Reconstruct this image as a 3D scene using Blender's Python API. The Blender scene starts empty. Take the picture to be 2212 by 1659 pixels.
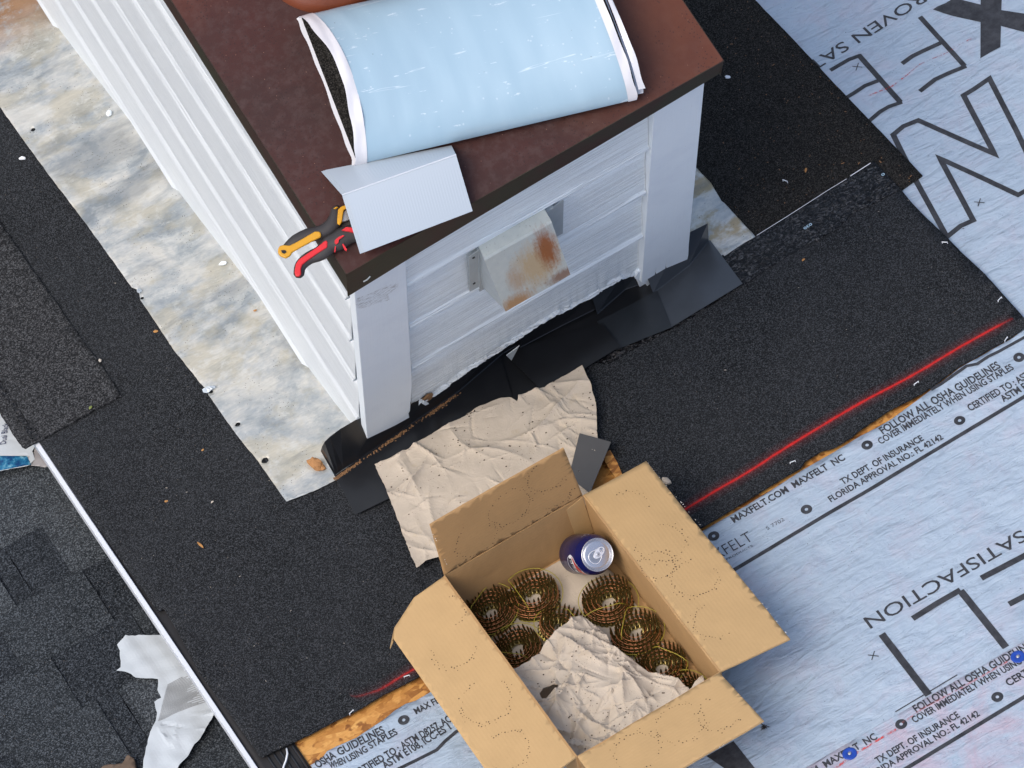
import bpy, bmesh, math, random
from mathutils import Vector, Matrix, noise
from mathutils.geometry import delaunay_2d_cdt
R = math.radians
random.seed(7)
SC = bpy.context.scene
COL = SC.collection

# ------------------------------------------------------------ camera, sky, sun, exposure
# world: x along the eave, y down the slope (level), z up; origin at the near foot of the chimney, on the roof
FOC, CX, CY = 10350.0, 1106.0, 829.5
U = Vector((0, .334, .9426)).normalized()
XA = Vector((1, .569, -.218)); XA = (XA - U * XA.dot(U)).normalized()
YA = U.cross(XA)
def ray(px, py):
    v = Vector(((px - CX) / FOC, (CY - py) / FOC, -1))
    return Vector((XA.dot(v), YA.dot(v), U.dot(v)))
CAM = -ray(795, 968) * 8.75
cam = bpy.data.cameras.new('camera'); camo = bpy.data.objects.new('camera', cam); COL.objects.link(camo)
m3 = Matrix((XA, YA, U))
camo.matrix_world = Matrix.Translation(CAM) @ m3.to_4x4()
cam.sensor_width = 36; cam.lens = 36 * FOC / 2212; cam.clip_start = .1; cam.clip_end = 400
SC.camera = camo
SC.render.resolution_x, SC.render.resolution_y = 1024, 768

SUN_DIR = (m3 @ Vector((-.46, .06, .88))).normalized()          # towards the sun
w = bpy.data.worlds.new('World'); SC.world = w; w.use_nodes = True
nt = w.node_tree
sky = nt.nodes.new('ShaderNodeTexSky'); sky.sky_type = 'NISHITA'; sky.sun_disc = False
sky.sun_elevation = math.asin(SUN_DIR.z); sky.sun_rotation = math.atan2(SUN_DIR.x, SUN_DIR.y)
sky.air_density = 1.0; sky.dust_density = 4.6; sky.ozone_density = 1.0
nt.links.new(sky.outputs[0], nt.nodes['Background'].inputs[0])
nt.nodes['Background'].inputs[1].default_value = .15
sl = bpy.data.lights.new('sun', 'SUN'); sl.energy = .55; sl.angle = R(34); sl.color = (1, .96, .90)
slo = bpy.data.objects.new('sun', sl); COL.objects.link(slo)
slo.rotation_euler = SUN_DIR.to_track_quat('Z', 'Y').to_euler()
SC.view_settings.view_transform = 'Standard'; SC.view_settings.look = 'None'
SC.view_settings.gamma = 1; SC.view_settings.use_curve_mapping = False
SC.view_settings.exposure = 0.62

# ------------------------------------------------------------ placement helpers
PIT = R(22); SN, CS = math.sin(PIT), math.cos(PIT)
NRM = Vector((0, SN, CS)); BD = Vector((0, CS, -SN))
def W(a, b, h=0.): return Vector((a, b * CS + h * SN, -b * SN + h * CS))        # roof coordinates -> world
def rc(p): return Vector((p[0], p[1] * CS - p[2] * SN, p[1] * SN + p[2] * CS))
def hit(px, py, n, d):
    r = ray(px, py); n = Vector(n); return CAM + r * ((d - n.dot(CAM)) / n.dot(r))
def roof(px, py, h=0.): return hit(px, py, NRM, h)
def ab(px, py, h=0.): p = rc(roof(px, py, h)); return (p[0], p[1])
def atz(px, py, z): return hit(px, py, (0, 0, 1), z)
def aty(px, py, y): return hit(px, py, (0, 1, 0), y)
def atx(px, py, x): return hit(px, py, (1, 0, 0), x)
def interp(pts, t):
    if t <= pts[0][0]: return pts[0][1]
    for (a, b), (c, d) in zip(pts, pts[1:]):
        if t <= c: return b + (d - b) * (t - a) / max(1e-9, c - a)
    return pts[-1][1]
def nz(x, y, z=0., f=1.): return noise.noise(Vector((x * f, y * f, z)))

# ------------------------------------------------------------ objects
def tag(o, label=None, cat=None, group=None, kind=None):
    if label: o['label'] = label
    if cat: o['category'] = cat
    if group: o['group'] = group
    if kind: o['kind'] = kind
    return o
def empty(name, loc, label=None, cat=None, group=None, kind=None):
    o = bpy.data.objects.new(name, None); COL.objects.link(o); o.location = loc
    o.empty_display_size = .02
    return tag(o, label, cat, group, kind)
def wpos(o):
    p = Vector((0, 0, 0))
    while o: p += o.location; o = o.parent
    return p
def mk(name, verts, faces, mat, parent=None, uvs=None, smooth=False, loc=None, kind=None):
    verts = [Vector(v) for v in verts]
    if parent is None:
        if loc is None:
            c = sum(verts, Vector()) / len(verts); loc = Vector((c.x, c.y, min(v.z for v in verts)))
        base = Vector(loc)
    else:
        base = wpos(parent); loc = Vector((0, 0, 0))
    me = bpy.data.meshes.new(name)
    me.from_pydata([v - base for v in verts], [], faces)
    if uvs is not None:
        uvl = me.uv_layers.new(name='UV')
        for lp in me.loops: uvl.data[lp.index].uv = uvs[lp.vertex_index]
    if mat: me.materials.append(mat)
    if smooth: me.shade_smooth()
    me.update()
    o = bpy.data.objects.new(name, me); COL.objects.link(o); o.location = loc
    if parent: o.parent = parent
    if kind: o['kind'] = kind
    return o
class MB:
    """collects shapes, links them as one mesh object"""
    def __init__(s): s.v = []; s.f = []; s.uv = []
    def add(s, v, f, uv=None):
        n = len(s.v); s.v += [Vector(p) for p in v]; s.f += [tuple(i + n for i in q) for q in f]
        s.uv += list(uv) if uv else [(p[0], p[1]) for p in v]
        return s
    def plate(s, poly, nv):
        """polygon (3D points) thickened by the vector nv"""
        n = len(poly); nv = Vector(nv); P = [Vector(p) for p in poly]
        f = [tuple(range(n - 1, -1, -1)), tuple(range(n, 2 * n))] + [(i, (i + 1) % n, (i + 1) % n + n, i + n) for i in range(n)]
        return s.add(P + [p + nv for p in P], f)
    def box(s, o, x, y, z):
        o, x, y, z = map(Vector, (o, x, y, z))
        return s.plate([o, o + x, o + x + y, o + y], z)
    def tube(s, pts, r, n=6, caps=True, flat=1., upv=(0, 0, 1)):
        pts = [Vector(p) for p in pts]; rs = r if isinstance(r, (list, tuple)) else [r] * len(pts)
        v = []; f = []; up = Vector(upv)
        for i, p in enumerate(pts):
            t = (pts[min(i + 1, len(pts) - 1)] - pts[max(i - 1, 0)]).normalized()
            a = t.cross(up)
            if a.length < 1e-4: a = t.cross(Vector((0, 1, .01)))
            a.normalize(); b = a.cross(t).normalized()
            for k in range(n):
                q = 2 * math.pi * (k + .5) / n; v.append(p + a * (math.cos(q) * rs[i]) + b * (math.sin(q) * rs[i] * flat))
        for i in range(len(pts) - 1):
            for k in range(n):
                k2 = (k + 1) % n; f.append((i * n + k, i * n + k2, (i + 1) * n + k2, (i + 1) * n + k))
        if caps: f.append(tuple(range(n - 1, -1, -1))); f.append(tuple(range((len(pts) - 1) * n, len(pts) * n)))
        return s.add(v, f)
    def lathe(s, prof, o, ax, n=32, e1=None):
        """prof: (radius, height) list round the axis ax from o"""
        o = Vector(o); ax = Vector(ax).normalized()
        e1 = (Vector(e1) if e1 else ax.orthogonal()); e1 = (e1 - ax * e1.dot(ax)).normalized(); e2 = ax.cross(e1)
        v = []; f = []
        for r, h in prof:
            for k in range(n):
                q = 2 * math.pi * k / n; v.append(o + ax * h + (e1 * math.cos(q) + e2 * math.sin(q)) * r)
        for i in range(len(prof) - 1):
            for k in range(n):
                k2 = (k + 1) % n; f.append((i * n + k, i * n + k2, (i + 1) * n + k2, (i + 1) * n + k))
        return s.add(v, f)
    def build(s, name, mat, parent=None, **k): return mk(name, s.v, s.f, mat, parent, uvs=s.uv, **k)

class Each(MB):
    """like MB, but every shape added becomes a part of its own"""
    def __init__(s): s.items = []
    def add(s, v, f, uv=None): s.items.append((v, f, uv)); return s
    def build(s, name, mat, parent=None, **k):
        for v, f, uv in s.items: mk(name, v, f, mat, parent, uvs=uv, **k)

def jag(poly, amp, step, seed=0, closed=True, skip=()):
    """subdivide the outline and shake it so that it looks cut by hand"""
    out = []; n = len(poly)
    for i in range(n if closed else n - 1):
        p, q = poly[i], poly[(i + 1) % n]
        d = math.hypot(q[0] - p[0], q[1] - p[1]); k = max(1, int(d / step)); am = 0 if i in skip else amp
        for j in range(k):
            t = j / k; x = p[0] + (q[0] - p[0]) * t; y = p[1] + (q[1] - p[1]) * t
            if j and am:
                x += am * (nz(x * 37 + seed, y * 41) + .6 * nz(x * 160, y * 160 + seed))
                y += am * (nz(x * 43, y * 31 + seed + 9) + .6 * nz(x * 150 + 5, y * 150 + seed))
            out.append((x, y))
    if not closed: out.append(poly[-1])
    return out
def inside(p, poly):
    c = False; j = len(poly) - 1
    for i in range(len(poly)):
        xi, yi = poly[i]; xj, yj = poly[j]
        if (yi > p[1]) != (yj > p[1]) and p[0] < (xj - xi) * (p[1] - yi) / (yj - yi) + xi: c = not c
        j = i
    return c
def sheet(name, poly, step, hf, thick, mat, parent=None, holes=(), plane=W, loc=None, smooth=True, kind=None):
    """a thin sheet over a polygon in plane coordinates, its height given by hf(a, b)"""
    xs = [p[0] for p in poly]; ys = [p[1] for p in poly]
    pts = [Vector(p) for p in poly]; n = len(pts); ed = [(i, (i + 1) % n) for i in range(n)]
    for hl in holes:
        k = len(pts); pts += [Vector(p) for p in hl]; ed += [(k + i, k + (i + 1) % len(hl)) for i in range(len(hl))]
    x = min(xs) + step * .5; row = 0
    while x < max(xs):
        y = min(ys) + step * (.5 if row % 2 else .1)
        while y < max(ys):
            q = (x + random.uniform(-.15, .15) * step, y + random.uniform(-.15, .15) * step)
            if inside(q, poly): pts.append(Vector(q))
            y += step
        x += step * .9; row += 1
    vs, es, fs, _, _, _ = delaunay_2d_cdt(pts, ed, [], 1, 1e-6)
    fs = [list(f) for f in fs]
    if holes:
        keep = []
        for f in fs:
            c = sum((vs[i] for i in f), Vector((0, 0))) / len(f)
            if not any(inside(c, hl) for hl in holes): keep.append(f)
        fs = keep
    cnt = {}
    for f in fs:
        a, b, c = [vs[i] for i in f[:3]]
        if (b - a).cross(c - a) < 0: f.reverse()
        for i in range(len(f)):
            e = (f[i], f[(i + 1) % len(f)]); cnt[e] = 1
    N0 = len(vs); V = []; UV = []
    for p in vs: V.append(plane(p[0], p[1], hf(p[0], p[1]))); UV.append((p[0], p[1]))
    for p in vs: V.append(plane(p[0], p[1], hf(p[0], p[1]) - thick)); UV.append((p[0], p[1]))
    F = [tuple(f) for f in fs] + [tuple(i + N0 for i in reversed(f)) for f in fs]
    for (a, b) in cnt:
        if (b, a) not in cnt: F.append((b, a, a + N0, b + N0))
    o = mk(name, V, F, mat, parent, uvs=UV, loc=loc, kind=kind)
    if smooth:
        for p in o.data.polygons: p.use_smooth = len(p.vertices) == 3
    return o

# ------------------------------------------------------------ materials
class NT:
    def __init__(s, name, rough=.6, metal=0., spec=.5):
        s.m = bpy.data.materials.new(name); s.m.use_nodes = True; s.t = s.m.node_tree
        s.b = s.t.nodes['Principled BSDF']; s.b.inputs['Roughness'].default_value = rough
        s.b.inputs['Metallic'].default_value = metal; s.b.inputs['Specular IOR Level'].default_value = spec
    def n(s, t, **k):
        x = s.t.nodes.new(t)
        for a, v in k.items(): setattr(x, a, v)
        return x
    def l(s, a, b): s.t.links.new(a, b)
    def uv(s, sc=(1, 1, 1), rot=(0, 0, 0), obj=False):
        c = s.n('ShaderNodeTexCoord'); mp = s.n('ShaderNodeMapping')
        mp.inputs['Scale'].default_value = sc; mp.inputs['Rotation'].default_value = rot
        s.l(c.outputs['Object' if obj else 'UV'], mp.inputs[0]); return mp.outputs[0]
    def noise(s, vec, scale, det=3, rough=.55, dist=0.):
        x = s.n('ShaderNodeTexNoise'); x.inputs['Scale'].default_value = scale; x.inputs['Detail'].default_value = det
        x.inputs['Roughness'].default_value = rough; x.inputs['Distortion'].default_value = dist; s.l(vec, x.inputs['Vector']); return x.outputs[0]
    def vor(s, vec, scale, feature='F1', out='Distance', rnd=1.):
        x = s.n('ShaderNodeTexVoronoi'); x.feature = feature; x.inputs['Scale'].default_value = scale
        x.inputs['Randomness'].default_value = rnd; s.l(vec, x.inputs['Vector']); return x.outputs[out]
    def ramp(s, f, stops):
        x = s.n('ShaderNodeValToRGB'); e = x.color_ramp.elements
        while len(e) > 1: e.remove(e[0])
        for i, (p, c) in enumerate(stops):
            k = e[0] if i == 0 else e.new(p)
            k.position = p; k.color = (c, c, c, 1) if isinstance(c, (int, float)) else (*c, 1)
        s.l(f, x.inputs[0]); return x.outputs[0]
    def mix(s, f, a, b, mode='MIX'):
        x = s.n('ShaderNodeMix'); x.data_type = 'RGBA'; x.blend_type = mode
        for v, i in ((f, 0), (a, 6), (b, 7)):
            if hasattr(v, 'links'): s.l(v, x.inputs[i])
            elif i == 0: x.inputs[0].default_value = v
            else: x.inputs[i].default_value = (*v, 1) if len(v) == 3 else v
        return x.outputs[2]
    def math(s, op, a, b=None, clamp=False):
        x = s.n('ShaderNodeMath'); x.operation = op; x.use_clamp = clamp
        for i, v in enumerate((a, b)):
            if v is None: continue
            if hasattr(v, 'links'): s.l(v, x.inputs[i])
            else: x.inputs[i].default_value = v
        return x.outputs[0]
    def col(s, c):
        if hasattr(c, 'links'): s.l(c, s.b.inputs['Base Color'])
        else: s.b.inputs['Base Color'].default_value = (*c, 1)
        return s
    def rough(s, r): s.l(r, s.b.inputs['Roughness']); return s
    def bump(s, h, st=.5, d=.002, prev=None):
        x = s.n('ShaderNodeBump'); x.inputs['Strength'].default_value = st; x.inputs['Distance'].default_value = d
        s.l(h, x.inputs['Height'])
        if prev: s.l(prev, x.inputs['Normal'])
        s.l(x.outputs[0], s.b.inputs['Normal']); return x.outputs[0]
def plain(name, c, rough=.5, metal=0., spec=.5, var=0., obj=True):
    t = NT(name, rough, metal, spec)
    if var:
        n = t.noise(t.uv(obj=obj), 40, 4); t.col(t.mix(n, tuple(x * (1 - var) for x in c), tuple(min(1, x * (1 + var)) for x in c)))
        t.bump(t.noise(t.uv(obj=obj), 350, 3), .25, .0006)
    else: t.col(c)
    return t.m

def granular(name, dark, light, gs=520, spots=.0, red=None, patch=.35, sp=(.35, .3, .25), bst=.9):
    """mineral surface: grains of several tones, light flecks, worn patches; red is a sprayed line given as curve points"""
    t = NT(name, .9, 0, .12); v = t.uv()
    g = t.noise(v, gs, 2, .75)
    g2 = t.vor(v, gs * 1.1, out='Color')
    sep = t.n('ShaderNodeSeparateColor'); t.l(g2, sep.inputs[0])
    grain = t.math('MULTIPLY', t.math('ADD', t.math('MULTIPLY', g, .9), t.math('MULTIPLY', sep.outputs[0], .55)), 1)
    c = t.ramp(grain, [(.30, tuple(x * .35 for x in dark)), (.62, dark), (.86, light), (1., tuple(min(1, x * 2.2) for x in light))])
    big = t.noise(v, 5, 5, .6)
    c = t.mix(t.math('MULTIPLY', t.ramp(big, [(.35, 0.), (.7, 1.)]), patch), c, tuple(x * 1.45 for x in light))
    fl = t.vor(v, 95, out='Distance'); flr = t.noise(v, 9, 3)
    m = t.math('MULTIPLY', t.math('LESS_THAN', fl, .065), t.math('GREATER_THAN', flr, .52 - spots))
    c = t.mix(t.math('MULTIPLY', m, .5), c, sp)
    if red:
        xy = t.n('ShaderNodeSeparateXYZ'); t.l(t.uv(), xy.inputs[0])
        a0, a1 = red[0][0], red[-1][0]; b0 = min(p[1] for p in red) - .02; b1 = max(p[1] for p in red) + .02
        fx = t.math('DIVIDE', t.math('SUBTRACT', xy.outputs[0], a0), a1 - a0)
        fc = t.n('ShaderNodeFloatCurve'); t.l(fx, fc.inputs['Value']); cv = fc.mapping.curves[0]
        P = [((a - a0) / (a1 - a0), (b - b0) / (b1 - b0)) for a, b in red]
        while len(cv.points) < len(P): cv.points.new(.5, .5)
        for k, (x_, y_) in enumerate(P): cv.points[k].location = (x_, y_); cv.points[k].handle_type = 'AUTO'
        fc.mapping.update()
        lb = t.math('ADD', t.math('MULTIPLY', fc.outputs[0], b1 - b0), b0)
        d = t.math('ABSOLUTE', t.math('SUBTRACT', xy.outputs[1], lb))
        d = t.math('ADD', d, t.math('MULTIPLY', t.math('SUBTRACT', t.noise(v, 60, 3), .5), .004))
        core = t.ramp(t.math('MULTIPLY', d, 20), [(0, .9), (.025, .75), (.06, .2), (.15, .05), (.4, 0.)])
        ends = t.math('MULTIPLY', t.math('GREATER_THAN', fx, 0.), t.math('LESS_THAN', fx, 1.))
        fade = t.ramp(fx, [(0, .1), (.06, .6), (.12, 1.), (.97, 1.), (1, .2)])
        k = t.math('MULTIPLY', t.math('MULTIPLY', core, ends), fade)
        k = t.math('MULTIPLY', k, t.math('ADD', t.math('MULTIPLY', g, .9), .45), clamp=True)
        c = t.mix(k, c, (.62, .022, .02))
    t.col(c)
    n1 = t.bump(t.math('ADD', g, t.math('MULTIPLY', sep.outputs[1], .5)), bst, .0011)
    t.bump(t.noise(v, 14, 4), .35, .006, n1)
    return t.m

def wood_paint(name, c, grain=1., dirt=.12):
    t = NT(name, .48, 0, .45); v = t.uv((2.6, 105, 1)); v2 = t.uv((1, 1, 1))
    g = t.noise(v, 2.2, 3, .55, .25); g2 = t.noise(t.uv((6, 260, 1)), 2.0, 3, .7)
    f = t.noise(v2, 9, 5, .6)
    cc = t.mix(t.ramp(g, [(.38, 1.), (.52, 0.)]), c, tuple(x * (1 - .13 * grain) for x in c))
    cc = t.mix(t.math('MULTIPLY', t.ramp(f, [(.5, 0.), (.8, 1.)]), dirt * 3), cc, (c[0] * .78, c[1] * .79, c[2] * .84))
    sp = t.vor(v2, 60); cc = t.mix(t.math('MULTIPLY', t.math('LESS_THAN', sp, .04), .5), cc, (.25, .22, .2))
    t.col(cc); h = t.math('ADD', t.ramp(g, [(.35, 0.), (.55, 1.)]), t.math('MULTIPLY', g2, .6))
    n1 = t.bump(h, .65 * grain, .0020); t.bump(t.noise(v2, 45, 4), .3, .0015, n1)
    return t.m

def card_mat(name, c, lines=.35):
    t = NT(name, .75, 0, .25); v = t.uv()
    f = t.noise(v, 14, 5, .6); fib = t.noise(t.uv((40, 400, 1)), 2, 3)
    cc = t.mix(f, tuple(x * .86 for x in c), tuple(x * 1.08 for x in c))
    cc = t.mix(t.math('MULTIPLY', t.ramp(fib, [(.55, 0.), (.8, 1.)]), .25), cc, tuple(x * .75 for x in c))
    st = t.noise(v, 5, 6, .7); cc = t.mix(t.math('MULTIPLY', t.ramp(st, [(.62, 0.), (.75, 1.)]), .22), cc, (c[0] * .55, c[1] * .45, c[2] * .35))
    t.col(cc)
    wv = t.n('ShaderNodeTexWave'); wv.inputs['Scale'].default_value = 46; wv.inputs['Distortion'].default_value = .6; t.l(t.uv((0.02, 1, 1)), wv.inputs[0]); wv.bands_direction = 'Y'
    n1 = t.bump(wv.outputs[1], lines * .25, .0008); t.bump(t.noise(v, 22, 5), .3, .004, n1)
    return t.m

def paper_mat(name, c):
    t = NT(name, .8, 0, .25); v = t.uv()
    f = t.noise(v, 10, 6, .65)
    cc = t.mix(t.ramp(f, [(.3, 0.), (.7, 1.)]), tuple(x * .84 for x in c), tuple(x * 1.05 for x in c))
    s2 = t.noise(v, 24, 5, .7); cc = t.mix(t.math('MULTIPLY', t.ramp(s2, [(.58, 0.), (.72, 1.)]), .4), cc, (c[0] * .78, c[1] * .72, c[2] * .58))
    d = t.vor(v, 210); m = t.math('MULTIPLY', t.math('LESS_THAN', d, .14), t.math('GREATER_THAN', t.noise(v, 17, 3), .56))
    cc = t.mix(t.math('MULTIPLY', m, .55), cc, (.07, .055, .045))
    t.col(cc)
    n1 = t.bump(t.noise(v, 300, 3), .25, .0005); n2 = t.bump(t.vor(v, 16, 'DISTANCE_TO_EDGE'), .0, .004, n1)
    t.bump(t.noise(v, 26, 6, .62, .8), .5, .005, n2)
    return t.m

def zinc_mat(nm='weathered_zinc', yk=.42, yc=(.37, .33, .215)):
    t = NT(nm, .38, .25, .5); v = t.uv(); v2 = t.uv((1.4, 4.6, 1), (0, 0, R(-14))); v3 = t.uv((1, 1.35, 1), (0, 0, R(8)))
    a = t.noise(v3, 7.5, 8, .68, .25); b = t.noise(v, 20, 8, .74, .15); c2 = t.noise(v3, 5.5, 6, .68, .2); band = t.noise(v2, 1.7, 6, .6, .2)
    c = t.ramp(a, [(.32, (.20, .23, .25)), (.43, (.32, .355, .37)), (.50, (.42, .44, .435)), (.58, (.54, .54, .50))])
    c = t.mix(t.math('MULTIPLY', t.ramp(c2, [(.49, 0.), (.57, 1.)]), yk), c, yc)
    c = t.mix(t.math('MULTIPLY', t.ramp(b, [(.53, 0.), (.60, 1.)]), .55), c, (.54, .555, .53))
    c = t.mix(t.math('MULTIPLY', t.ramp(b, [(.30, 1.), (.40, 0.)]), .5), c, (.24, .215, .14))
    c = t.mix(t.math('MULTIPLY', t.ramp(band, [(.36, 1.), (.44, 0.)]), .48), c, (.115, .14, .16))
    sp = t.vor(v, 150); m = t.math('MULTIPLY', t.math('LESS_THAN', sp, .14), t.math('GREATER_THAN', t.noise(v, 14, 4), .54))
    c = t.mix(t.math('MULTIPLY', m, .75), c, (.07, .05, .03))
    xy = t.n('ShaderNodeSeparateXYZ'); t.l(v, xy.inputs[0])
    sc = t.math('MULTIPLY', t.ramp(t.math('MULTIPLY', xy.outputs[1], .6), [(.79, 0.), (.86, 1.)]), t.ramp(b, [(.35, .0), (.5, 1.)]))
    c = t.mix(t.math('MULTIPLY', sc, .85), c, (.28, .13, .035))
    t.col(c); t.rough(t.ramp(b, [(.3, .30), (.7, .6)]))
    n1 = t.bump(t.noise(v, 60, 5, .6), .3, .002); t.bump(band, .8, .02, n1)
    return t.m

def under_mat(name, pink=0.12):
    t = NT(name, .55, 0, .35); v = t.uv(); vr = t.uv((1.0, 3.2, 1), (0, 0, R(-28)))
    c = t.mix(t.noise(v, 6, 5, .6), (.29, .375, .47), (.375, .46, .55))
    d = t.noise(v, 40, 5, .7); c = t.mix(t.math('MULTIPLY', t.ramp(d, [(.56, 0.), (.74, 1.)]), .38), c, (.17, .19, .245))
    s = t.vor(v, 130); m = t.math('MULTIPLY', t.math('LESS_THAN', s, .10), t.math('GREATER_THAN', t.noise(v, 22, 3), .5))
    c = t.mix(t.math('MULTIPLY', m, .6), c, (.09, .08, .09))
    pk = t.ramp(t.noise(v, 12, 5, .75, .5), [(.50 - pink * .12, 0.), (.72, 1.)])
    c = t.mix(t.math('MULTIPLY', pk, .12 + pink * .5), c, (.47, .27, .32))
    t.col(c); n1 = t.bump(t.noise(v, 420, 2), .25, .0005); n2 = t.bump(t.noise(vr, 15, 5, .55, .5), .62, .014, n1)
    t.bump(t.noise(v, 7, 4), .6, .024, n2)
    return t.m

def osb_mat():
    t = NT('osb_strands', .6, 0, .35); v = t.uv()
    cs = []
    base = None
    for k, (rot, sc) in enumerate(((.5, (28, 75, 1)), (-.9, (34, 85, 1)), (1.9, (24, 66, 1)))):
        vv = t.uv(sc, (0, 0, rot)); cc = t.n('ShaderNodeTexVoronoi'); cc.inputs['Scale'].default_value = 1.; t.l(vv, cc.inputs[0])
        sp = t.n('ShaderNodeSeparateColor'); t.l(cc.outputs['Color'], sp.inputs[0])
        tone = t.ramp(sp.outputs[0], [(0., (.20, .075, .018)), (.4, (.42, .19, .045)), (.75, (.56, .28, .075)), (1., (.62, .34, .10))])
        if base is None: base = tone
        else: base = t.mix(t.ramp(t.noise(v, 26 + 9 * k, 2), [(.46, 0.), (.54, 1.)]), base, tone)
    fb = t.noise(t.uv((30, 260, 1), (0, 0, .4)), 1.6, 4, .7); base = t.mix(t.math('MULTIPLY', t.ramp(fb, [(.5, 0.), (.8, 1.)]), .45), base, (.16, .06, .015))
    t.col(base); t.bump(t.noise(v, 90, 5), .5, .002)
    return t.m

def rust_cap():
    t = NT('rusty_brown_enamel', .55, 0, .3); v = t.uv(obj=True)
    a = t.noise(v, 5, 6, .65, .3); b = t.noise(v, 60, 5, .7)
    c = t.mix(t.ramp(a, [(.35, 0.), (.65, 1.)]), (.052, .0150, .0120), (.036, .0160, .0140))
    c = t.mix(t.math('MULTIPLY', t.ramp(b, [(.46, 0.), (.66, 1.)]), .42), c, (.080, .052, .050))
    xy = t.n('ShaderNodeSeparateXYZ'); t.l(v, xy.inputs[0])
    e = t.ramp(t.math('ADD', xy.outputs[0], t.math('MULTIPLY', t.math('SUBTRACT', a, .5), .5)), [(.42, 0.), (.76, 1.)])
    c = t.mix(t.math('MULTIPLY', e, .75), c, (.130, .040, .019))
    e2 = t.ramp(t.math('ADD', t.math('MULTIPLY', xy.outputs[1], 1.), t.math('MULTIPLY', t.math('SUBTRACT', a, .5), .5)), [(.45, 0.), (.72, 1.)])
    c = t.mix(t.math('MULTIPLY', e2, .6), c, (.16, .034, .012))
    pit = t.vor(v, 170); m = t.math('MULTIPLY', t.math('LESS_THAN', pit, .22), t.math('GREATER_THAN', t.noise(v, 14, 4), .50))
    c = t.mix(t.math('MULTIPLY', m, .6), c, (.022, .012, .012))
    sp = t.vor(v, 75); m2 = t.math('LESS_THAN', sp, .05); c = t.mix(t.math('MULTIPLY', m2, .6), c, (.30, .17, .12))
    t.col(c); t.rough(t.ramp(b, [(.3, .45), (.7, .7)])); t.bump(b, .3, .001)
    return t.m
def fascia_mat():
    t = NT('mossy_brown_fascia', .6, 0, .35); v = t.uv(obj=True)
    a = t.noise(v, 9, 5, .65); b = t.noise(v, 130, 4, .7)
    c = t.mix(t.ramp(a, [(.42, 0.), (.6, 1.)]), (.034, .011, .008), (.022, .021, .010))
    c = t.mix(t.math('MULTIPLY', b, .4), c, (.045, .036, .024)); t.col(c); t.bump(b, .4, .001); return t.m

def hood_mat():
    """galvanised hood with rust blooms"""
    t = NT('rusting_white_enamel', .38, .05, .5); v = t.uv()
    a = t.math('ADD', t.math('MULTIPLY', t.noise(t.uv((30, 5, 1)), 1., 5, .7, .2), .6), t.math('MULTIPLY', t.noise(v, 24, 5, .7), .4))
    c = t.mix(t.noise(v, 9, 4), (.42, .47, .46), (.58, .61, .56))
    def blob(cx, cy, rx, ry, k, colr, base):
        mp = t.n('ShaderNodeMapping'); mp.vector_type = 'TEXTURE'; co = t.n('ShaderNodeTexCoord'); t.l(co.outputs['UV'], mp.inputs[0])
        mp.inputs['Location'].default_value = (cx, cy, 0); mp.inputs['Scale'].default_value = (rx, ry, 1)
        ln = t.n('ShaderNodeVectorMath'); ln.operation = 'LENGTH'; t.l(mp.outputs[0], ln.inputs[0])
        f = t.ramp(t.math('SUBTRACT', ln.outputs['Value'], t.math('MULTIPLY', t.math('SUBTRACT', a, .5), 1.6)), [(.35, 1.), (1., 0.)])
        return t.mix(t.math('MULTIPLY', f, k), base, colr)
    c = blob(.62, .55, .42, .5, .75, (.50, .33, .14), c)
    c = blob(.82, .38, .20, .46, .95, (.30, .095, .022), c)
    c = blob(.28, .62, .16, .30, .6, (.42, .28, .17), c)
    c = blob(.18, 1.02, .34, .22, .85, (.40, .20, .06), c)
    c = blob(.9, .98, .3, .14, .8, (.22, .10, .05), c)
    sp = t.vor(v, 34); m = t.math('MULTIPLY', t.math('LESS_THAN', sp, .25), t.math('GREATER_THAN', a, .57)); c = t.mix(t.math('MULTIPLY', m, .6), c, (.07, .045, .035))
    t.col(c); t.bump(a, .2, .001); return t.m

def film_mat():
    t = NT('pale_blue_release_film', .28, 0, .5); v = t.uv(); v2 = t.uv((1, 6, 1))
    c = t.mix(t.noise(t.uv((7, 1, 1)), 3.2, 4), (.285, .43, .53), (.365, .51, .605))
    sc = t.noise(t.uv((14, 70, 1), (0, 0, R(8))), 1.0, 5, .72); m = t.ramp(sc, [(.635, 0.), (.66, 1.)])
    c = t.mix(t.math('MULTIPLY', m, .55), c, (.72, .80, .85))
    sp = t.vor(v, 62); mm = t.math('MULTIPLY', t.math('LESS_THAN', sp, .10), t.math('GREATER_THAN', t.noise(v, 8, 3), .45))
    c = t.mix(t.math('MULTIPLY', mm, .35), c, (.70, .77, .82))
    wv = t.noise(t.uv((1.1, 15, 1)), 3., 3, .5, 1.5); c = t.mix(t.math('MULTIPLY', t.ramp(wv, [(.66, 0.), (.685, 1.), (.70, 0.)]), .5), c, (.78, .85, .88))
    dk = t.vor(v, 40); md = t.math('MULTIPLY', t.math('LESS_THAN', dk, .045), t.math('GREATER_THAN', t.noise(v, 13, 3), .5)); c = t.mix(t.math('MULTIPLY', md, .6), c, (.16, .18, .2))
    t.col(c); t.bump(t.noise(v, 60, 4), .15, .001); t.b.inputs['Coat Weight'].default_value = .15
    return t.m

def tar_mat():
    t = NT('wrinkled_tar', .22, 0, .6); v = t.uv(); w1 = t.noise(t.uv((1, 1.6, 1)), 75, 5, .72, 1.6)
    t.col(t.ramp(w1, [(.38, (.003, .003, .004)), (.48, (.007, .007, .008)), (.54, (.035, .036, .039)), (.62, (.11, .112, .118))])); n1 = t.bump(w1, 1., .022); t.bump(t.vor(v, 110, 'DISTANCE_TO_EDGE'), 1., .012, n1); return t.m

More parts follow.
